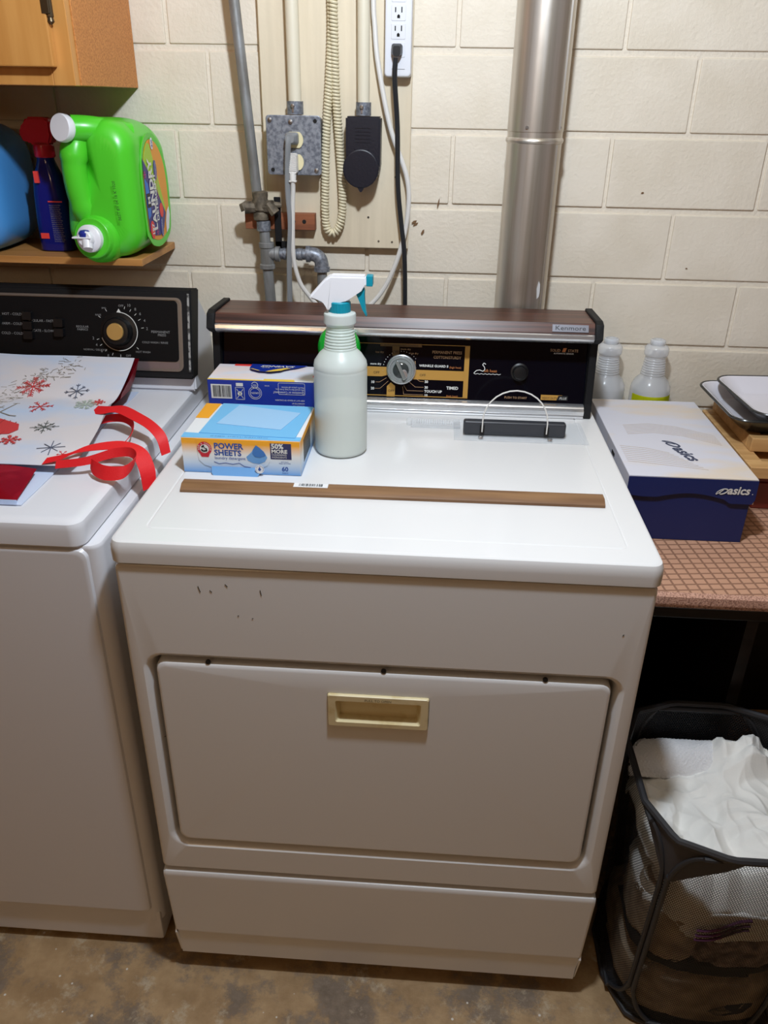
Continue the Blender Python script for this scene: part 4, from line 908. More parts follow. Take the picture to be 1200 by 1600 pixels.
# jugs
SZ = 1.1758
gj = thing('green_detergent_jug', 'bright green laundry detergent jug lying on its side on the shelf', 'jug', (-.545, -.12, SZ))
def jug(b, secs, n=8):
    loft(b, [XZ(rr((x0+x1)/2, (z0+z1)/2, x1-x0, z1-z0, r, n), y) for y, x0, x1, z0, z1, r in secs])
gs_ = [(-.012, -.590, -.505, SZ+.03, SZ+.19, .04), (-.014, -.602, -.490, SZ+.015, SZ+.205, .05), (-.024, -.610, -.482, SZ+.004, SZ+.222, .058), (-.05, -.613, -.478, SZ+.0004, SZ+.231, .060), (-.15, -.620, -.4775, SZ+.0004, SZ+.2335, .052), (-.190, -.620, -.4785, SZ+.0004, SZ+.2335, .050), (-.207, -.614, -.483, SZ+.004, SZ+.229, .048), (-.219, -.595, -.495, SZ+.016, SZ+.214, .04), (-.224, -.575, -.505, SZ+.03, SZ+.195, .03)]
b = B()
# the shoulder on the handle side falls back so the grip stands free
LO = [XZ(rr((x0+x1)/2, (z0+z1)/2, x1-x0, z1-z0, r, 8), y) for y, x0, x1, z0, z1, r in gs_]
for L_ in LO:
    for i, (x, y, z) in enumerate(L_):
        if y < -.14:
            k = max(0, min(1, (-.552-x)/.03)); L_[i] = (x, y+k*(.040*min(1, (-.14-y)/.05))*max(0, min(1, (z-1.262)/.03)), z)
loft(b, LO); body = obj('body', b, M_green, gj, sharp=60)
bv = body.modifiers.new('s', 'SUBSURF'); bv.levels = 1; bv.render_levels = 2
b = B(); tube(b, smooth_path([(-.572, -.190, 1.386), (-.578, -.200, 1.372), (-.583, -.210, 1.350), (-.585, -.212, 1.325), (-.584, -.210, 1.29), (-.580, -.204, 1.262), (-.570, -.194, 1.240), (-.555, -.180, 1.225)], 4), [.026]*5+[.024]*5+[.0215]*9+[.024]*4+[.027]*6, 18); obj('handle', b, M_green, gj, sharp=70)
b = B(); tube(b, smooth_path([(-.50, -.155, 1.380), (-.53, -.182, 1.387), (-.555, -.203, 1.391), (-.578, -.215, 1.392)], 4), .0215, 18); obj('filler_neck', b, M_green, gj, sharp=70)
capd = Vector((-.35, -.90, .12)).normalized(); q = capd.to_track_quat('Z', 'Y').to_matrix().to_4x4()
t = B(); lathe(t, [(.021, -.004), (.0225, 0), (.0225, .009), (.021, .0112), (.003, .0112)], 36); t.transform(Matrix.Translation((-.5835, -.231, 1.3925)) @ q); obj('filler_cap', t, M_white, gj, label='white round filler cap')
td = Vector((-.12, -.97, .10)).normalized(); q = td.to_track_quat('Z', 'Y').to_matrix().to_4x4(); to = Vector((-.560, -.226, 1.214))
t = B(); lathe(t, [(.044, -.035), (.043, -.010), (.038, .000), (.0355, .002), (.0355, .009), (.032, .013)], 36); t.transform(Matrix.Translation(to) @ q); obj('spout_collar', t, M_green, gj, sharp=60)
t = B(); lathe(t, [(.0235, 0), (.0235, .010), (.0215, .0125), (.014, .015), (.0135, .024), (.0115, .026)], 32); t.transform(Matrix.Translation(to+td*.012) @ q); tp = obj('tap', t, M_white, gj)
tip = to+td*.031
b = B(); tube(b, [tip+Vector((.002, 0, -.002)), tip+Vector((.004, -.008, -.016))], [.010, .0085], 14); obj('spout', b, M_white, tp)
b = B(); box(b, tip.x-.022, tip.x+.012, tip.y-.010, tip.y+.004, tip.z+.001, tip.z+.004, .001, 1); obj('tap_lever', b, M_white, tp)
b = B(); lathe(b, [(.0105, 0), (.0105, .006), (.007, .010), (.002, .011)], 20, (tip.x-.002, tip.y+.002, tip.z+.004)); obj('tap_button', b, M_navycap, tp)
# label on the side facing the wall corner; its baseline runs up
LF = Fr((-.4772, -.110, SZ+.115), (0, 0, 1), (0, -1, 0))
def lab(p): return [(z-(SZ+.115), -(y+.110)) for y, z in p]
rim = [(-.172, SZ+.045), (-.174, SZ+.09), (-.172, SZ+.14), (-.160, SZ+.175), (-.135, SZ+.195), (-.105, SZ+.195), (-.075, SZ+.18), (-.053, SZ+.15), (-.046, SZ+.11), (-.050, SZ+.06), (-.065, SZ+.034), (-.11, SZ+.022), (-.15, SZ+.028)]
rim = [(p.x, p.y) for p in smooth_path([(y, z, 0) for y, z in rim+rim[:1]], 3)][:-1]
b = B(); big = [((y+.11)*1.17-.11, (z-SZ-.11)*1.13+SZ+.11) for y, z in rim]
loft(b, [[(-.4772+h, y, z) for y, z in pts_] for h, pts_ in ((-.001, big), (.0006, big), (.0006, [((y+.11)*1.06-.11, (z-SZ-.11)*1.05+SZ+.11) for y, z in rim]), (-.0002, rim))], cap0=False, cap1=False); obj('label_recess', b, M_green, gj)
pr('label', gj, mat('label_amber', rgb(232, 152, 34), .4), lambda q: poly(q, LF, lab(rim), .0002))
pr('label', gj, mat('label_lime', rgb(164, 204, 40), .4), lambda q: poly(q, LF, lab([(-.160, SZ+.175), (-.140, SZ+.192), (-.126, SZ+.19), (-.070, SZ+.075), (-.075, SZ+.065), (-.09, SZ+.06), (-.172, SZ+.150)]), .0007))
pr('label', gj, mat('label_navy', rgb(44, 36, 118), .4), lambda q: poly(q, LF, lab([(-.172, SZ+.045), (-.174, SZ+.09), (-.172, SZ+.168), (-.120, SZ+.120), (-.072, SZ+.066), (-.090, SZ+.04), (-.115, SZ+.030), (-.15, SZ+.034)]), .0012))
pr('label', gj, mat('label_blue', rgb(26, 110, 200), .4), lambda q: poly(q, LF, lab([(-.173, SZ+.065), (-.1735, SZ+.135), (-.158, SZ+.125), (-.152, SZ+.095), (-.158, SZ+.07)]), .0017))
pr('label', gj, M_navycap, lambda q: [poly(q, LF, [(a+.017*math.cos(t), c+.0085*math.sin(t)) for t in [i*.35 for i in range(18)]], .0018) for a, c in ((.030, .000), (-.072, -.007))])
pr('label', gj, M_white, lambda q: [poly(q, LF, [(.075+.010*math.cos(t), .005+.007*math.sin(t)) for t in [i*.35 for i in range(18)]], .0018), poly(q, LF, lab([(-.078, SZ+.030), (-.062, SZ+.036), (-.050, SZ+.06), (-.053, SZ+.075), (-.066, SZ+.068), (-.076, SZ+.05)]), .0018)])
pr('label', gj, M_redlabel, lambda q: [poly(q, LF, [(-.070+.016*math.cos(t), .047+.011*math.sin(t)) for t in [i*.35 for i in range(18)]], .0018), poly(q, LF, [(-.042+.013*math.cos(t), -.014+.010*math.sin(t)) for t in [i*.35 for i in range(18)]], .0016)])
pr('label', gj, M_black_ink, lambda q: poly(q, LF, rect(-.030, -.006, .045, .062), .0022))
pr('lettering', gj, M_white_ink, lambda q: [text(q, LF, 'LAUNDRY', -.073, .0205, .029, h=.0024, bold=.0012, sx=.92), text(q, LF, 'DETERGENT', -.058, .006, .0165, h=.0024, bold=.0006, sx=.9), text(q, LF, '197', -.080, .041, .014, h=.0026, bold=.0005), text(q, LF, 'M', -.024, .047, .016, h=.0028, bold=.0008),
    text(q, LF, 'ORIGINAL', .030, -.002, .006, 'CENTER', h=.0026), text(q, LF, 'POWERFUL', -.072, -.009, .006, 'CENTER', h=.0026), text(q, LF, 'LOADS', -.070, .0375, .005, 'CENTER', h=.0026)])
pr('lettering', gj, mat('label_magenta', rgb(210, 40, 130), .5), lambda q: [text(q, LF, '*', -.083, .008, .03, h=.0024), text(q, LF, '*', .020, .046, .03, h=.0024), text(q, LF, 'FRESH SCENT', -.020, -.004, .0075, h=.0024)])
pr('lettering', gj, M_navycap, lambda q: text(q, LF, '2X', .075, .001, .011, 'CENTER', h=.0024, bold=.0003))
CF = Fr((-.4905, -.2185, SZ+.125), (.12, .10, 1), (-.85, -.45, .12))
cs_ = smooth_path([(-.512, -.2283, 1.33), (-.510, -.2288, 1.30), (-.506, -.2285, 1.27)], 4)
pr('lettering', gj, M_black_ink, lambda q: text(q, Fr((-.505, -.2312, SZ+.07), (-.06, 0, 1), (-.97, -.12, 0)), 'BEST BY 04 16 K 1020', 0, 0, .007))

bj = thing('blue_detergent_jug', 'light blue detergent jug at the far left of the shelf, half in shadow', 'jug', (-.80, -.12, SZ))
b = B(); jug(b, [(-.02, -.90, -.745, SZ+.01, SZ+.20, .05), (-.05, -.905, -.738, SZ+.0005, SZ+.222, .06), (-.14, -.905, -.733, SZ+.0005, SZ+.226, .06), (-.185, -.902, -.735, SZ+.0008, SZ+.222, .058), (-.20, -.895, -.745, SZ+.008, SZ+.212, .05), (-.208, -.88, -.76, SZ+.03, SZ+.19, .03)])
bb_ = obj('body', b, M_bluejug, bj, sharp=60); m_ = bb_.modifiers.new('s', 'SUBSURF'); m_.levels = 1; m_.render_levels = 2
b = B(); lathe(b, [(.03, 0), (.03, .012), (.022, .014), (.022, .03), (.019, .032)], 28, (-.83, -.2075, SZ+.10), '-Y'); obj('cap', b, M_white, bj)
pr('lettering', bj, M_black_ink, lambda q: text(q, Fr((-.7725, -.2086, SZ+.160), (.30, 0, -1), (1, 0, .3)), 'USE BY 12 2026 B7', 0, 0, .0075))
rb = thing('stain_remover_bottle', 'dark blue spray bottle with red trigger between the two jugs', 'spray bottle', (-.672, -.13, SZ))
b = B(); ss = [(0, .0285, .020), (.003, .033, .024), (.05, .0325, .024), (.10, .030, .023), (.13, .026, .021), (.150, .018, .016), (.160, .0145, .0145), (.166, .0145, .0145)]
loft(b, [XY([(x, y) for x, y in rr(0, 0, 2*a, 2*c, c*.8, 6)], z) for z, a, c in ss]); bt = obj('bottle', b, M_bluebottle, rb, local=True, sharp=60)
b = B(); lathe(b, [(.0165, .164), (.0185, .166), (.0185, .182), (.017, .186)], 24); obj('collar', b, M_redtrig, rb, local=True)
b = B(); hp = [(-.020, .185), (.018, .185), (.024, .200), (.024, .226), (.016, .231), (-.020, .231), (-.030, .216), (-.038, .205), (-.037, .198), (-.028, .196)]
prism(b, hp, lambda a, c, k: (a, -.014+k, c), .028); bmesh.ops.bevel(b, geom=b.edges[:], offset=.004, segments=2, affect='EDGES'); obj('trigger_head', b, M_redtrig, rb, local=True)
RF = Fr((0, -.0244, 0), (1, 0, 0), (0, 0, 1))
def loc(m, fn, nm):
    q = B(); fn(q); obj(nm, q, m, rb, local=True, flat=True)['kind'] = 'stuff'
loc(M_redlabel, lambda q: [poly(q, RF, rect(-.0165, -.008, .122, .142), -.003, .0045), poly(q, RF, rect(-.022, -.006, .024, .034), .0002), poly(q, RF, rect(.002, .029, .089, .0912), .0002)], 'label')
loc(M_grey_ink, lambda q: [text(q, RF, ('keep out of reach of children', 'spray directly on the stain', 'wait five minutes then wash', 'do not let it dry on fabric')[i % 4], .003, .083-.0034*i, .0030, h=.0006, sx=.62) for i in range(20)], 'lettering')

# ================================================================== TABLE right of the dryer
TX0, TX1, TY0, TZ = .392, 1.35, -.634, .777
tb = thing('work_table', 'dark wood table right of the dryer, its apron and legs in shadow', 'table', (.87, -.32, 0))
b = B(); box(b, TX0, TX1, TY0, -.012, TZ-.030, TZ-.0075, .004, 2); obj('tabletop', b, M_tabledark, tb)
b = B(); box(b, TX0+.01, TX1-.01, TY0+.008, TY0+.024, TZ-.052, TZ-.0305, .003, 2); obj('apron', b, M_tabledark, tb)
b = B(); box(b, TX0+.02, TX1-.02, -.028, -.014, .05, TZ-.031); obj('back_panel', b, M_tabledark, tb)  # back panel, widened as a dark sheet standing for the shade under the table
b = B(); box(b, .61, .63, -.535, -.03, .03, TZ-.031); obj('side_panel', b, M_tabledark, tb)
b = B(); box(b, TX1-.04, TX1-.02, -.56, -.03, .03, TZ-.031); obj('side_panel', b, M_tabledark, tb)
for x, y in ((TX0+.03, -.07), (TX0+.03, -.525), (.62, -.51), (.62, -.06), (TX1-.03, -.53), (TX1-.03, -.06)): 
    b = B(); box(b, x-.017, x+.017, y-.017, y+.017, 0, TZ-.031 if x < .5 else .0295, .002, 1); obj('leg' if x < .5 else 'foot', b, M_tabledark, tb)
# quilted cloth with a rounded front edge
b = B(); uvl = b.loops.layers.uv.new('uv'); rows = []
pf = [(-.013, TZ-.0005), (-.30, TZ), (-.50, TZ), (TY0-.002, TZ), (TY0-.008, TZ-.003), (TY0-.009, TZ-.012), (TY0-.0085, TZ-.019)]
xs = [TX0-.008+i*(TX1-TX0+.008)/24 for i in range(25)]; sdist = [0]
for (a, c), (d_, e) in zip(pf, pf[1:]): sdist.append(sdist[-1]+math.hypot(d_-a, e-c))
for k, (y, z) in enumerate(pf): rows.append([b.verts.new((x, y, z+.0006*noise.noise(Vector((x*14, y*14, 0))))) for x in xs])
for k in range(len(pf)-1):
    for i in range(24):
        f = b.faces.new((rows[k][i], rows[k+1][i], rows[k+1][i+1], rows[k][i+1]))
        for l, (kk, ii) in zip(f.loops, ((k, i), (k+1, i), (k+1, i+1), (k, i+1))):
            u_, v_ = xs[ii], sdist[kk]; a_ = .12; l[uvl].uv = (u_*math.cos(a_)-v_*math.sin(a_), u_*math.sin(a_)+v_*math.cos(a_)) if kk < 4 else (0.0092+.0001*ii, .007)
        f.material_index = 0 if k < 3 else 1
M_clothedge = mat('cloth_binding', rgb(206, 160, 138), .8, bump=(600, .6), var=(420, rgb(150, 108, 90), .45, .6))
o = obj('quilted_tablecloth', b, [M_cloth, M_clothedge]); sd_ = o.modifiers.new('t', 'SOLIDIFY'); sd_.thickness = .003; sd_.offset = 1
tag(o, 'brown quilted tablecloth covering the table beside the dryer', 'tablecloth')
CZ = TZ+.0032

# shoebox
sb = thing('shoe_box', 'grey and navy shoe box with white lettering on the table beside the dryer', 'shoe box', (.51, -.23, CZ))
sx0, sx1, sy0, sy1 = .3935, .594, -.469, -.094; LZ = .8995
b = B(); box(b, sx0, sx1, sy0, sy1, CZ, LZ-.004, .0008, 1); obj('base', b, M_shoenavy, sb)
b = B(); box(b, sx0-.005, sx1+.005, sy0-.002, sy1+.003, LZ-.003, LZ, .0008, 1)
box(b, sx0-.005, sx0-.0035, sy0-.002, sy1+.003, LZ-.046, LZ-.002); box(b, sx1+.0035, sx1+.005, sy0-.002, sy1+.003, LZ-.046, LZ-.002)
lid = obj('lid', b, M_shoetop, sb, label='pale grey lid with faint orange stripes')
fl = [(sx0-.005, LZ-.002), (sx0-.005, LZ-.034), (sx0+.02, LZ-.037)]+[(sx0+.045+.11*i/10, LZ-.037+.009*math.sin(math.pi*i/10)) for i in range(11)]+[(sx1-.035, LZ-.044), (sx1+.001, LZ-.044), (sx1+.005, LZ-.036), (sx1+.005, LZ-.002)]
b = B(); prism(b, fl, lambda a, c, k: (a, sy0-.0028-k-(LZ-c)*.03, c), .0012); obj('front_flap', b, M_shoenavy, sb, label='navy front flap with a curved cut-out')
for yy in (-.355, -.10): 
    b = B(); box(b, sx0-.0058, sx0-.0049, yy, yy+.022, LZ-.018, LZ-.012); obj('vent_slot', b, M_shadowgap, sb)
def spiral(q, f, a, c, s, h=.0005):
    o1 = [(0, 0), (.10, .22), (.35, .42), (.68, .55), (.95, .52), (1.0, .36), (.86, .18), (.58, .04), (.40, .02), (.34, .12), (.46, .30)]
    P = smooth_path([(x, y, 0) for x, y in o1], 3); n = len(P)
    for i in range(n-1):
        w = s*.10*(.35+.9*math.sin(math.pi*i/n)); line(q, f, [(a+P[i].x*s, c+P[i].y*s), (a+P[i+1].x*s, c+P[i+1].y*s)], w, h)
    line(q, f, [(a+.02*s, c-.02*s), (a+.35*s, c+.22*s), (a+.62*s, c+.46*s)], s*.07, h+.0001)
FF = Fr((.536, sy0-.0052, LZ-.026), (1, 0, 0), (0, 0, 1))
pr('lettering', sb, M_white_ink, lambda q: [spiral(q, FF, -.003, -.001, .018), text(q, FF, 'asics', .015, 0, .0205, h=.0006, shear=.15, bold=.0006, sx=.95), text(q, FF, '.', .0545, 0, .016, h=.0006)])
TFs = Fr((.493, -.348, LZ), (.30, -.95, 0), (.95, .30, 0))
pr('lettering', sb, mat('slate_ink', rgb(52, 62, 92), .5), lambda q: [spiral(q, TFs, -.036, -.003, .032), text(q, TFs, 'asics', -.002, -.004, .032, h=.0006, shear=.15, bold=.001, sx=1.0)])
M_strp = mat('peach_stripe', rgb(204, 190, 178), .5)
def stripes(q):
    f = Fr((0, 0, LZ), (1, 0, 0), (0, 1, 0))
    for i in range(9):
        y = -.355-.0085*i; line(q, f, [(sx0+.004, y+.010), (sx0+.05, y+.002), (sx0+.085+.006*i, max(sy0+.002, y-.016))], .0012, .0002)
    for i in range(7):
        y = -.290+.0075*i; line(q, f, [(sx0+.03, y+.004), (sx0+.08, y+.016), (sx0+.13, y+.004), (sx0+.19, y-.036)], .0012, .0002)
pr('stripe_print', sb, M_strp, stripes)

# rear bottles
rbt = thing('clear_bottle', 'clear empty bottle close to the dryer console, behind the shoe box', 'bottle', (.423, -.0455, CZ+.006), 0, 'clear spray bottles without triggers')
prof2 = [(.002, .0008), (.036, 0), (.040, .002), (.041, .006), (.041, .168), (.040, .176), (.034, .188), (.026, .196)]
z = .197
for i in range(8):
    r0 = .0256-.0006*i; prof2 += [(r0, z+.001), (r0-.0012, z+.0028), (r0-.0004, z+.0045)]; z += .005
prof2 += [(.0205, .238), (.0235, .241), (.0245, .245), (.0245, .255), (.0205, .261), (.0145, .262), (.0155, .266), (.0155, .271), (.0135, .273), (.0115, .273), (.0115, .262)]
prof2 = [(r0, z if z < .1 else z-.044) for r0, z in prof2]
b = B(); lathe(b, prof2, 32); obj('bottle', b, M_clearbottle, rbt, local=True, sharp=50)
r2 = dup(rbt, (.5175, -.0455, CZ+.006), 'clear empty bottle with bright yellow label, behind the shoe box')
b = B(); L = []
for zz in (.085, .1185): L.append([(.0414*math.cos(t), .0414*math.sin(t), zz) for t in [math.radians(180+20+i*14) for i in range(11)]])
loft(b, L, False, False, False); bmesh.ops.solidify(b, geom=b.faces[:], thickness=.0003); obj('label', b, M_yellow, r2, local=True, label='bright yellow label')

# mahogany box, wood frames, enamel trays
mb = thing('mahogany_box', 'reddish mahogany box under the pine frames at the right edge', 'box', (.81, -.2, CZ))
b = B(); box(b, .656, .96, -.335, -.07, CZ, CZ+.054, .002, 1); obj('base', b, M_mahog, mb)
b = B(); box(b, .654, .962, -.337, -.068, CZ+.0555, CZ+.0765, .003, 2); obj('lid', b, M_mahog, mb)
FZ = CZ+.0768
def pine_frame(label, x0, x1, y0, y1, z, h, w):
    t = thing('pine_frame', label, 'wood frame', ((x0+x1)/2, (y0+y1)/2, z), 0, 'pine frames under the trays')
    for (a0, a1, c0, c1) in ((x0, x0+w, y0+w, y1-w), (x1-w, x1, y0+w, y1-w), (x0, x1, y0, y0+w), (x0, x1, y1-w, y1)):
        b = B(); box(b, a0+.0002, a1-.0002, c0+.0002, c1-.0002, z, z+h, .0012, 1); obj('rail', b, M_pine, t)
    b = B(); box(b, x0+w*.9, x1-w*.9, y0+w*.9, y1-w*.9, z+.001, z+.004); obj('inner_board', b, M_pine, t)
pine_frame('lower pine frame resting on the mahogany box', .6235, .96, -.372, -.075, FZ, .022, .030)
pine_frame('upper pine frame resting right under the enamel trays', .645, .95, -.300, -.070, FZ+.0222, .026, .024)
ZT = FZ+.0484
def tray_mesh(t, W_, D_, H_):
    b = B()
    loft(b, [XY(rr(0, 0, W_*f, D_*f2, r, 6), z) for f, f2, r, z in ((.80, .74, .03, .0), (.83, .77, .032, .002), (.98, .975, .035, H_), (1, 1, .036, H_+.0012), (.985, .98, .034, H_+.0024), (.96, .95, .033, H_+.001), (.83, .77, .03, .005), (.80, .74, .028, .003))])
    obj('pan', b, M_trayw, t, local=True, sharp=60)
    P = [Vector((*p, H_+.001)) for p in rr(0, 0, W_, D_, .036, 6)]; P.append(P[0])
    obj('rim', tube(B(), P, .0026, 8), M_traybk, t, local=True, label='black enamel rim')
    b = B(); loft(b, [XY(rr(0, 0, W_*f, D_*f2, r, 6), z) for f, f2, r, z in ((.802, .742, .03, -.0004), (.834, .774, .032, .0014), (.985, .98, .035, H_-.001))], cap1=False); obj('underside', b, M_traybk, t, local=True)
t1 = thing('enamel_tray', 'lower white enamel tray with black rim, partly covered by the other tray', 'tray', (.785, -.180, ZT+.0005), .02, 'stacked enamel trays'); tray_mesh(t1, .36, .235, .030)
t2 = dup(t1, (.815, -.187, ZT+.0165), 'upper white enamel tray with black rim lying inside the other tray', .05)

# ================================================================== HAMPER
hx0, hx1, hy0, hy1, HZ = .408, .700, -.892, -.560, .500
hm = thing('mesh_hamper', 'black pop-up mesh laundry hamper full of clothes in front of the table', 'hamper', ((hx0+hx1)/2, (hy0+hy1)/2, 0))
def hpt(u, z):
    """point on the hamper wall; u = 0..1 round the rim, slight lean towards the base"""
    k = 1-z/HZ; x0, x1, y0, y1 = hx0+.012*k, hx1+.02*k, hy0+.045*k, hy1+.0*k
    R = .10; P = rr((x0+x1)/2, (y0+y1)/2, x1-x0, y1-y0, R, 2); P.append(P[0])
    d = [0]
    for a, c in zip(P, P[1:]): d.append(d[-1]+math.dist(a, c))
    s = (u % 1.0)*d[-1]
    for i in range(len(P)-1):
        if d[i+1] >= s:
            t = (s-d[i])/max(1e-9, d[i+1]-d[i]); x, y = P[i][0]+(P[i+1][0]-P[i][0])*t, P[i][1]+(P[i+1][1]-P[i][1])*t; break
    return Vector((x, y, z)), s
b = B(); uvl = b.loops.layers.uv.new('uv'); NU, NV = 96, 14; V_ = []; per = 1.15
for j in range(NV+1):
    z = .012+(HZ-.014)*j/NV; V_.append([])
    for i in range(NU):
        p, s = hpt(i/NU, z); c_ = Vector(((hx0+hx1)/2, (hy0+hy1)/2, z)); n_ = (p-c_).normalized()
        p = p+n_*(.006*noise.noise(Vector((i*.22, z*9, 1)))-.004)*math.sin(math.pi*j/NV); V_[-1].append(b.verts.new(p))
for j in range(NV):
    for i in range(NU):
        f = b.faces.new((V_[j][i], V_[j][(i+1) % NU], V_[j+1][(i+1) % NU], V_[j+1][i]))
        for l, (a, c) in zip(f.loops, ((i, j), (i+1, j), (i+1, j+1), (i, j+1))): l[uvl].uv = (a/NU*per, c/NV*(HZ-.014))
obj('mesh_wall', b, M_mesh, hm, sharp=80)
top = [hpt(i/80, HZ)[0] for i in range(81)]; obj('rim', tube(B(), top, .0058, 8), M_hamper, hm)
bot = [hpt(i/80, .010)[0] for i in range(81)]; obj('base_rim', tube(B(), bot, .0055, 8), M_hamper, hm)
b = B(); loft(b, [[hpt(i/48, z)[0] for i in range(48)] for z in (.008, .011)]); obj('base', b, M_hamper, hm)
# piping of each side panel: a rounded loop
def side_loop(u0, u1):
    P = []
    for a, c in rr(.5, .5, .96, .97, .20, 7): P.append(hpt(u0+(u1-u0)*a, .014+(HZ-.016)*c)[0])
    P.append(P[0]); c_ = Vector(((hx0+hx1)/2, (hy0+hy1)/2, 0))
    return [p+Vector((p.x-c_.x, p.y-c_.y, 0)).normalized()*.003 for p in P]
# corners of the rim, as fractions of its length: measured once
arc_l = .4*math.sin(math.pi/8); Ltot = 2*((hx1-hx0-.2)+(hy1-hy0-.2))+4*arc_l; arc = arc_l/Ltot; top_, lft = (hx1-hx0-.2)/Ltot, (hy1-hy0-.2)/Ltot
cn = [arc/2, arc+top_+arc/2, 2*arc+top_+lft+arc/2, 3*arc+2*top_+lft+arc/2]
for u0, u1 in ((cn[0], cn[1]), (cn[1], cn[2]), (cn[2], cn[3]), (cn[3], 1+cn[0])):
    obj('piping', tube(B(), smooth_path(side_loop(u0, u1), 3), .0042, 8), M_hamper, hm)
# fabric gussets at the corners
M_gusset = mat('grey_gusset_fabric', rgb(96, 94, 97), .55, bump=(500, .2))
def gusset(u, wL, wR, drop):
    b = B(); L = []
    for j in range(9):
        t = j/8; L.append([])
        for i in range(13):
            s = -wL+(wL+wR)*i/12; lim = max(0.0, 1-abs(s)/(wL if s < 0 else wR))**1.1
            p = hpt(u+s, HZ-.002-drop*t*lim)[0]; c_ = Vector(((hx0+hx1)/2, (hy0+hy1)/2, p.z)); L[-1].append(p+(p-c_).normalized()*.0022)
    loft(b, L, False, False, False); bmesh.ops.solidify(b, geom=b.faces[:], thickness=.0012); obj('corner_gusset', b, M_gusset, hm)
gusset(cn[2], .075, .095, .10)
for c_ in (cn[0], cn[1], cn[3]): gusset(c_, .055, .055, .075)

# laundry: cloth sheets draped over a heap
def clamp(v, a, b_): return max(a, min(b_, v))
def inside(x, y, z, m):
    """keep a point inside the hamper's rounded wall by a margin m"""
    k = 1-z/HZ; x0, x1, y0, y1 = hx0+.012*k+m, hx1+.02*k-m, hy0+.045*k+m, hy1-m; Rr = .10-m
    x, y = clamp(x, x0, x1), clamp(y, y0, y1); cx_, cy_ = clamp(x, x0+Rr, x1-Rr), clamp(y, y0+Rr, y1-Rr)
    d = math.hypot(x-cx_, y-cy_)
    if d > Rr: x, y = cx_+(x-cx_)*Rr/d, cy_+(y-cy_)*Rr/d
    return x, y
def cloth(name, x0, x1, y0, y1, zf, m, n=90, thick=.0025):
    b = B(); R = []
    for j in range(n+1):
        R.append([])
        for i in range(n+1):
            x = x0+(x1-x0)*i/n; y = y0+(y1-y0)*j/n; z = zf(x, y); R[-1].append((*inside(x, y, z, .016), z))
    loft(b, R, False, False, False); o = obj(name, b, m, sharp=180); sd = o.modifiers.new('t', 'SOLIDIFY'); sd.thickness = thick; return o
def fold(x, y, s, seed):
    """creased cloth: sharp ridges where warped noise changes sign"""
    wx = x+.035*noise.noise(Vector((x*7, y*7, seed+9))); wy = y+.035*noise.noise(Vector((x*7, y*7, seed+17)))
    a = noise.noise(Vector((wx*s, wy*s*.7, seed))); return 1-min(1, abs(a)*3.2)**.8
def pleat(t, k=.06):
    """rounded triangle wave: one fold per unit"""
    f = abs((t % 1.0)-.5)*2; return math.sqrt(f*f+k*k)
def sheet_z(x, y):
    w1, w2 = noise.noise(Vector((x*5, y*5, 1.3))), noise.noise(Vector((x*6, y*6, 8.1))); w3 = noise.noise(Vector((x*14, y*14, 4.4)))
    pk = .052*math.exp(-((x-.615)**2/.0060+(y+.618)**2/.0026)); hump = .022*math.exp(-((x-.59)**2/.004+(y+.72)**2/.003))
    front = -.09*clamp((-.835-y)/.035, 0, 1)**1.5-.05*clamp((.45-x)/.03, 0, 1)**2
    m1, m2 = clamp(.55+1.6*w2, 0, 1), clamp(.5-1.8*w1, 0, 1)
    f = .020*m1*pleat((x*.75+y*.65)*9+2.2*w1+.35*w3)+.018*m2*pleat((-x*.8+y*.6)*11+2.0*w2+.4*w3)+.006*pleat((x*.3-y)*19+3*w2+w1)*clamp(.3+2*w3, 0, 1)
    return .396+pk+hump+f+.012*w1+.007*fold(x*.8+y*.6, y*.8-x*.6, 15, 7)+.004*fold(x, y, 29, 3)+front-.035*clamp((y+.655)/.04, 0, 1)*clamp((.585-x)/.03, 0, 1)
tag(cloth('white_bedsheet', .427, .685, -.868, -.590, sheet_z, M_sheet, 170), 'crumpled white cotton sheet heaped on top of the hamper', 'sheet')
def knit_z(x, y):
    r = (y+.606)/.040; return .408+.036*math.sqrt(max(0, 1-r*r))+.006*noise.noise(Vector((x*26, y*26, 5)))+.0012*math.sin(x*900)*math.sin(y*900)
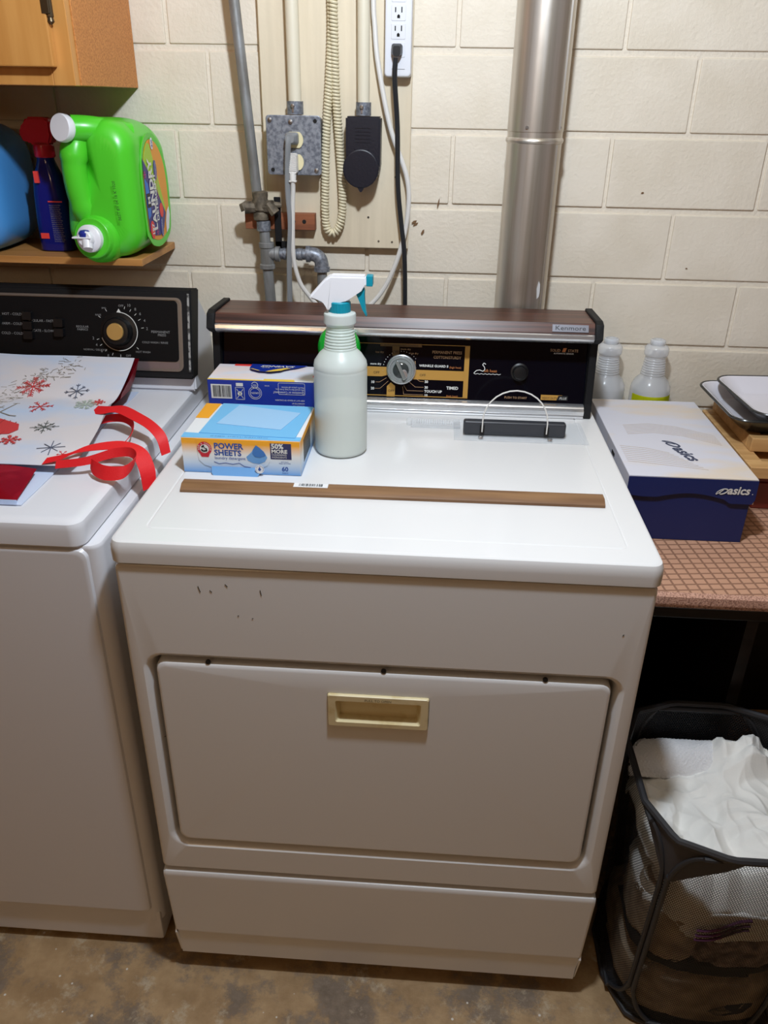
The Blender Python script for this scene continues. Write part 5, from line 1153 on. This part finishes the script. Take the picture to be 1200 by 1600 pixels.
tag(cloth('knit_towel', .425, .595, -.648, -.568, knit_z, M_knit, 80), 'rolled white waffle knit towel at the back of the hamper', 'towel')
def lump(name, c, r, m, seed, amp=.25, rot=0, sub=4):
    b = B(); bmesh.ops.create_icosphere(b, subdivisions=sub, radius=1)
    for v in b.verts:
        p = v.co.copy(); k = 1+amp*noise.noise(p*1.6+Vector((seed, 0, 0)))+amp*.5*(1-2*abs(noise.noise(p*3.4+Vector((0, seed, 0)))))
        q_ = Vector((p.x*r[0]*k, p.y*r[1]*k, p.z*r[2]*k)); q_.rotate(Matrix.Rotation(rot, 3, 'Y')); v.co = Vector(c)+q_
        v.co.z = max(.0145, v.co.z); v.co.x, v.co.y = inside(v.co.x, v.co.y, v.co.z, .015)
    return obj(name, b, m, sharp=180)
tag(lump('white_shirt', (.575, -.765, .315), (.145, .13, .05), M_sheet, 9, .22), 'white garment seen through the upper front mesh of the hamper', 'garment')
so = tag(lump('striped_sock', (.535, -.825, .305), (.055, .05, .028), M_knit, 5, .15, -.35), 'white sock with purple stripes pressed against the front mesh', 'sock')
b = B()
for k in (-.016, -.006, .006): 
    tube(b, [(.500+.002*i*3.6, -.868-.004*math.sin(i*.5), .308+k+.0024*i) for i in range(12)], .0022, 6)
obj('stripe', b, M_purple, so, label='dark purple stripe')
tag(lump('taupe_fleece', (.585, -.80, .245), (.105, .065, .050), M_taupe, 3, .25), 'mottled taupe fleece bunched below the striped sock', 'garment')
tag(lump('beige_shirt', (.475, -.78, .26), (.06, .085, .075), M_beige, 12, .22), 'beige shirt at the left side of the hamper', 'garment')
tag(lump('black_shirt', (.54, -.775, .195), (.125, .10, .022), M_darkcloth, 14, .3), 'black garment in a thin layer halfway down the hamper', 'garment')
tag(lump('tan_trousers', (.56, -.735, .095), (.155, .155, .085), M_beige, 17, .18), 'tan trousers filling the bottom of the hamper', 'garment')
tag(lump('navy_sock', (.61, -.865, .075), (.035, .03, .014), M_navycloth, 21, .3, -.4, 3), 'dark navy sock low against the front mesh of the hamper', 'sock')
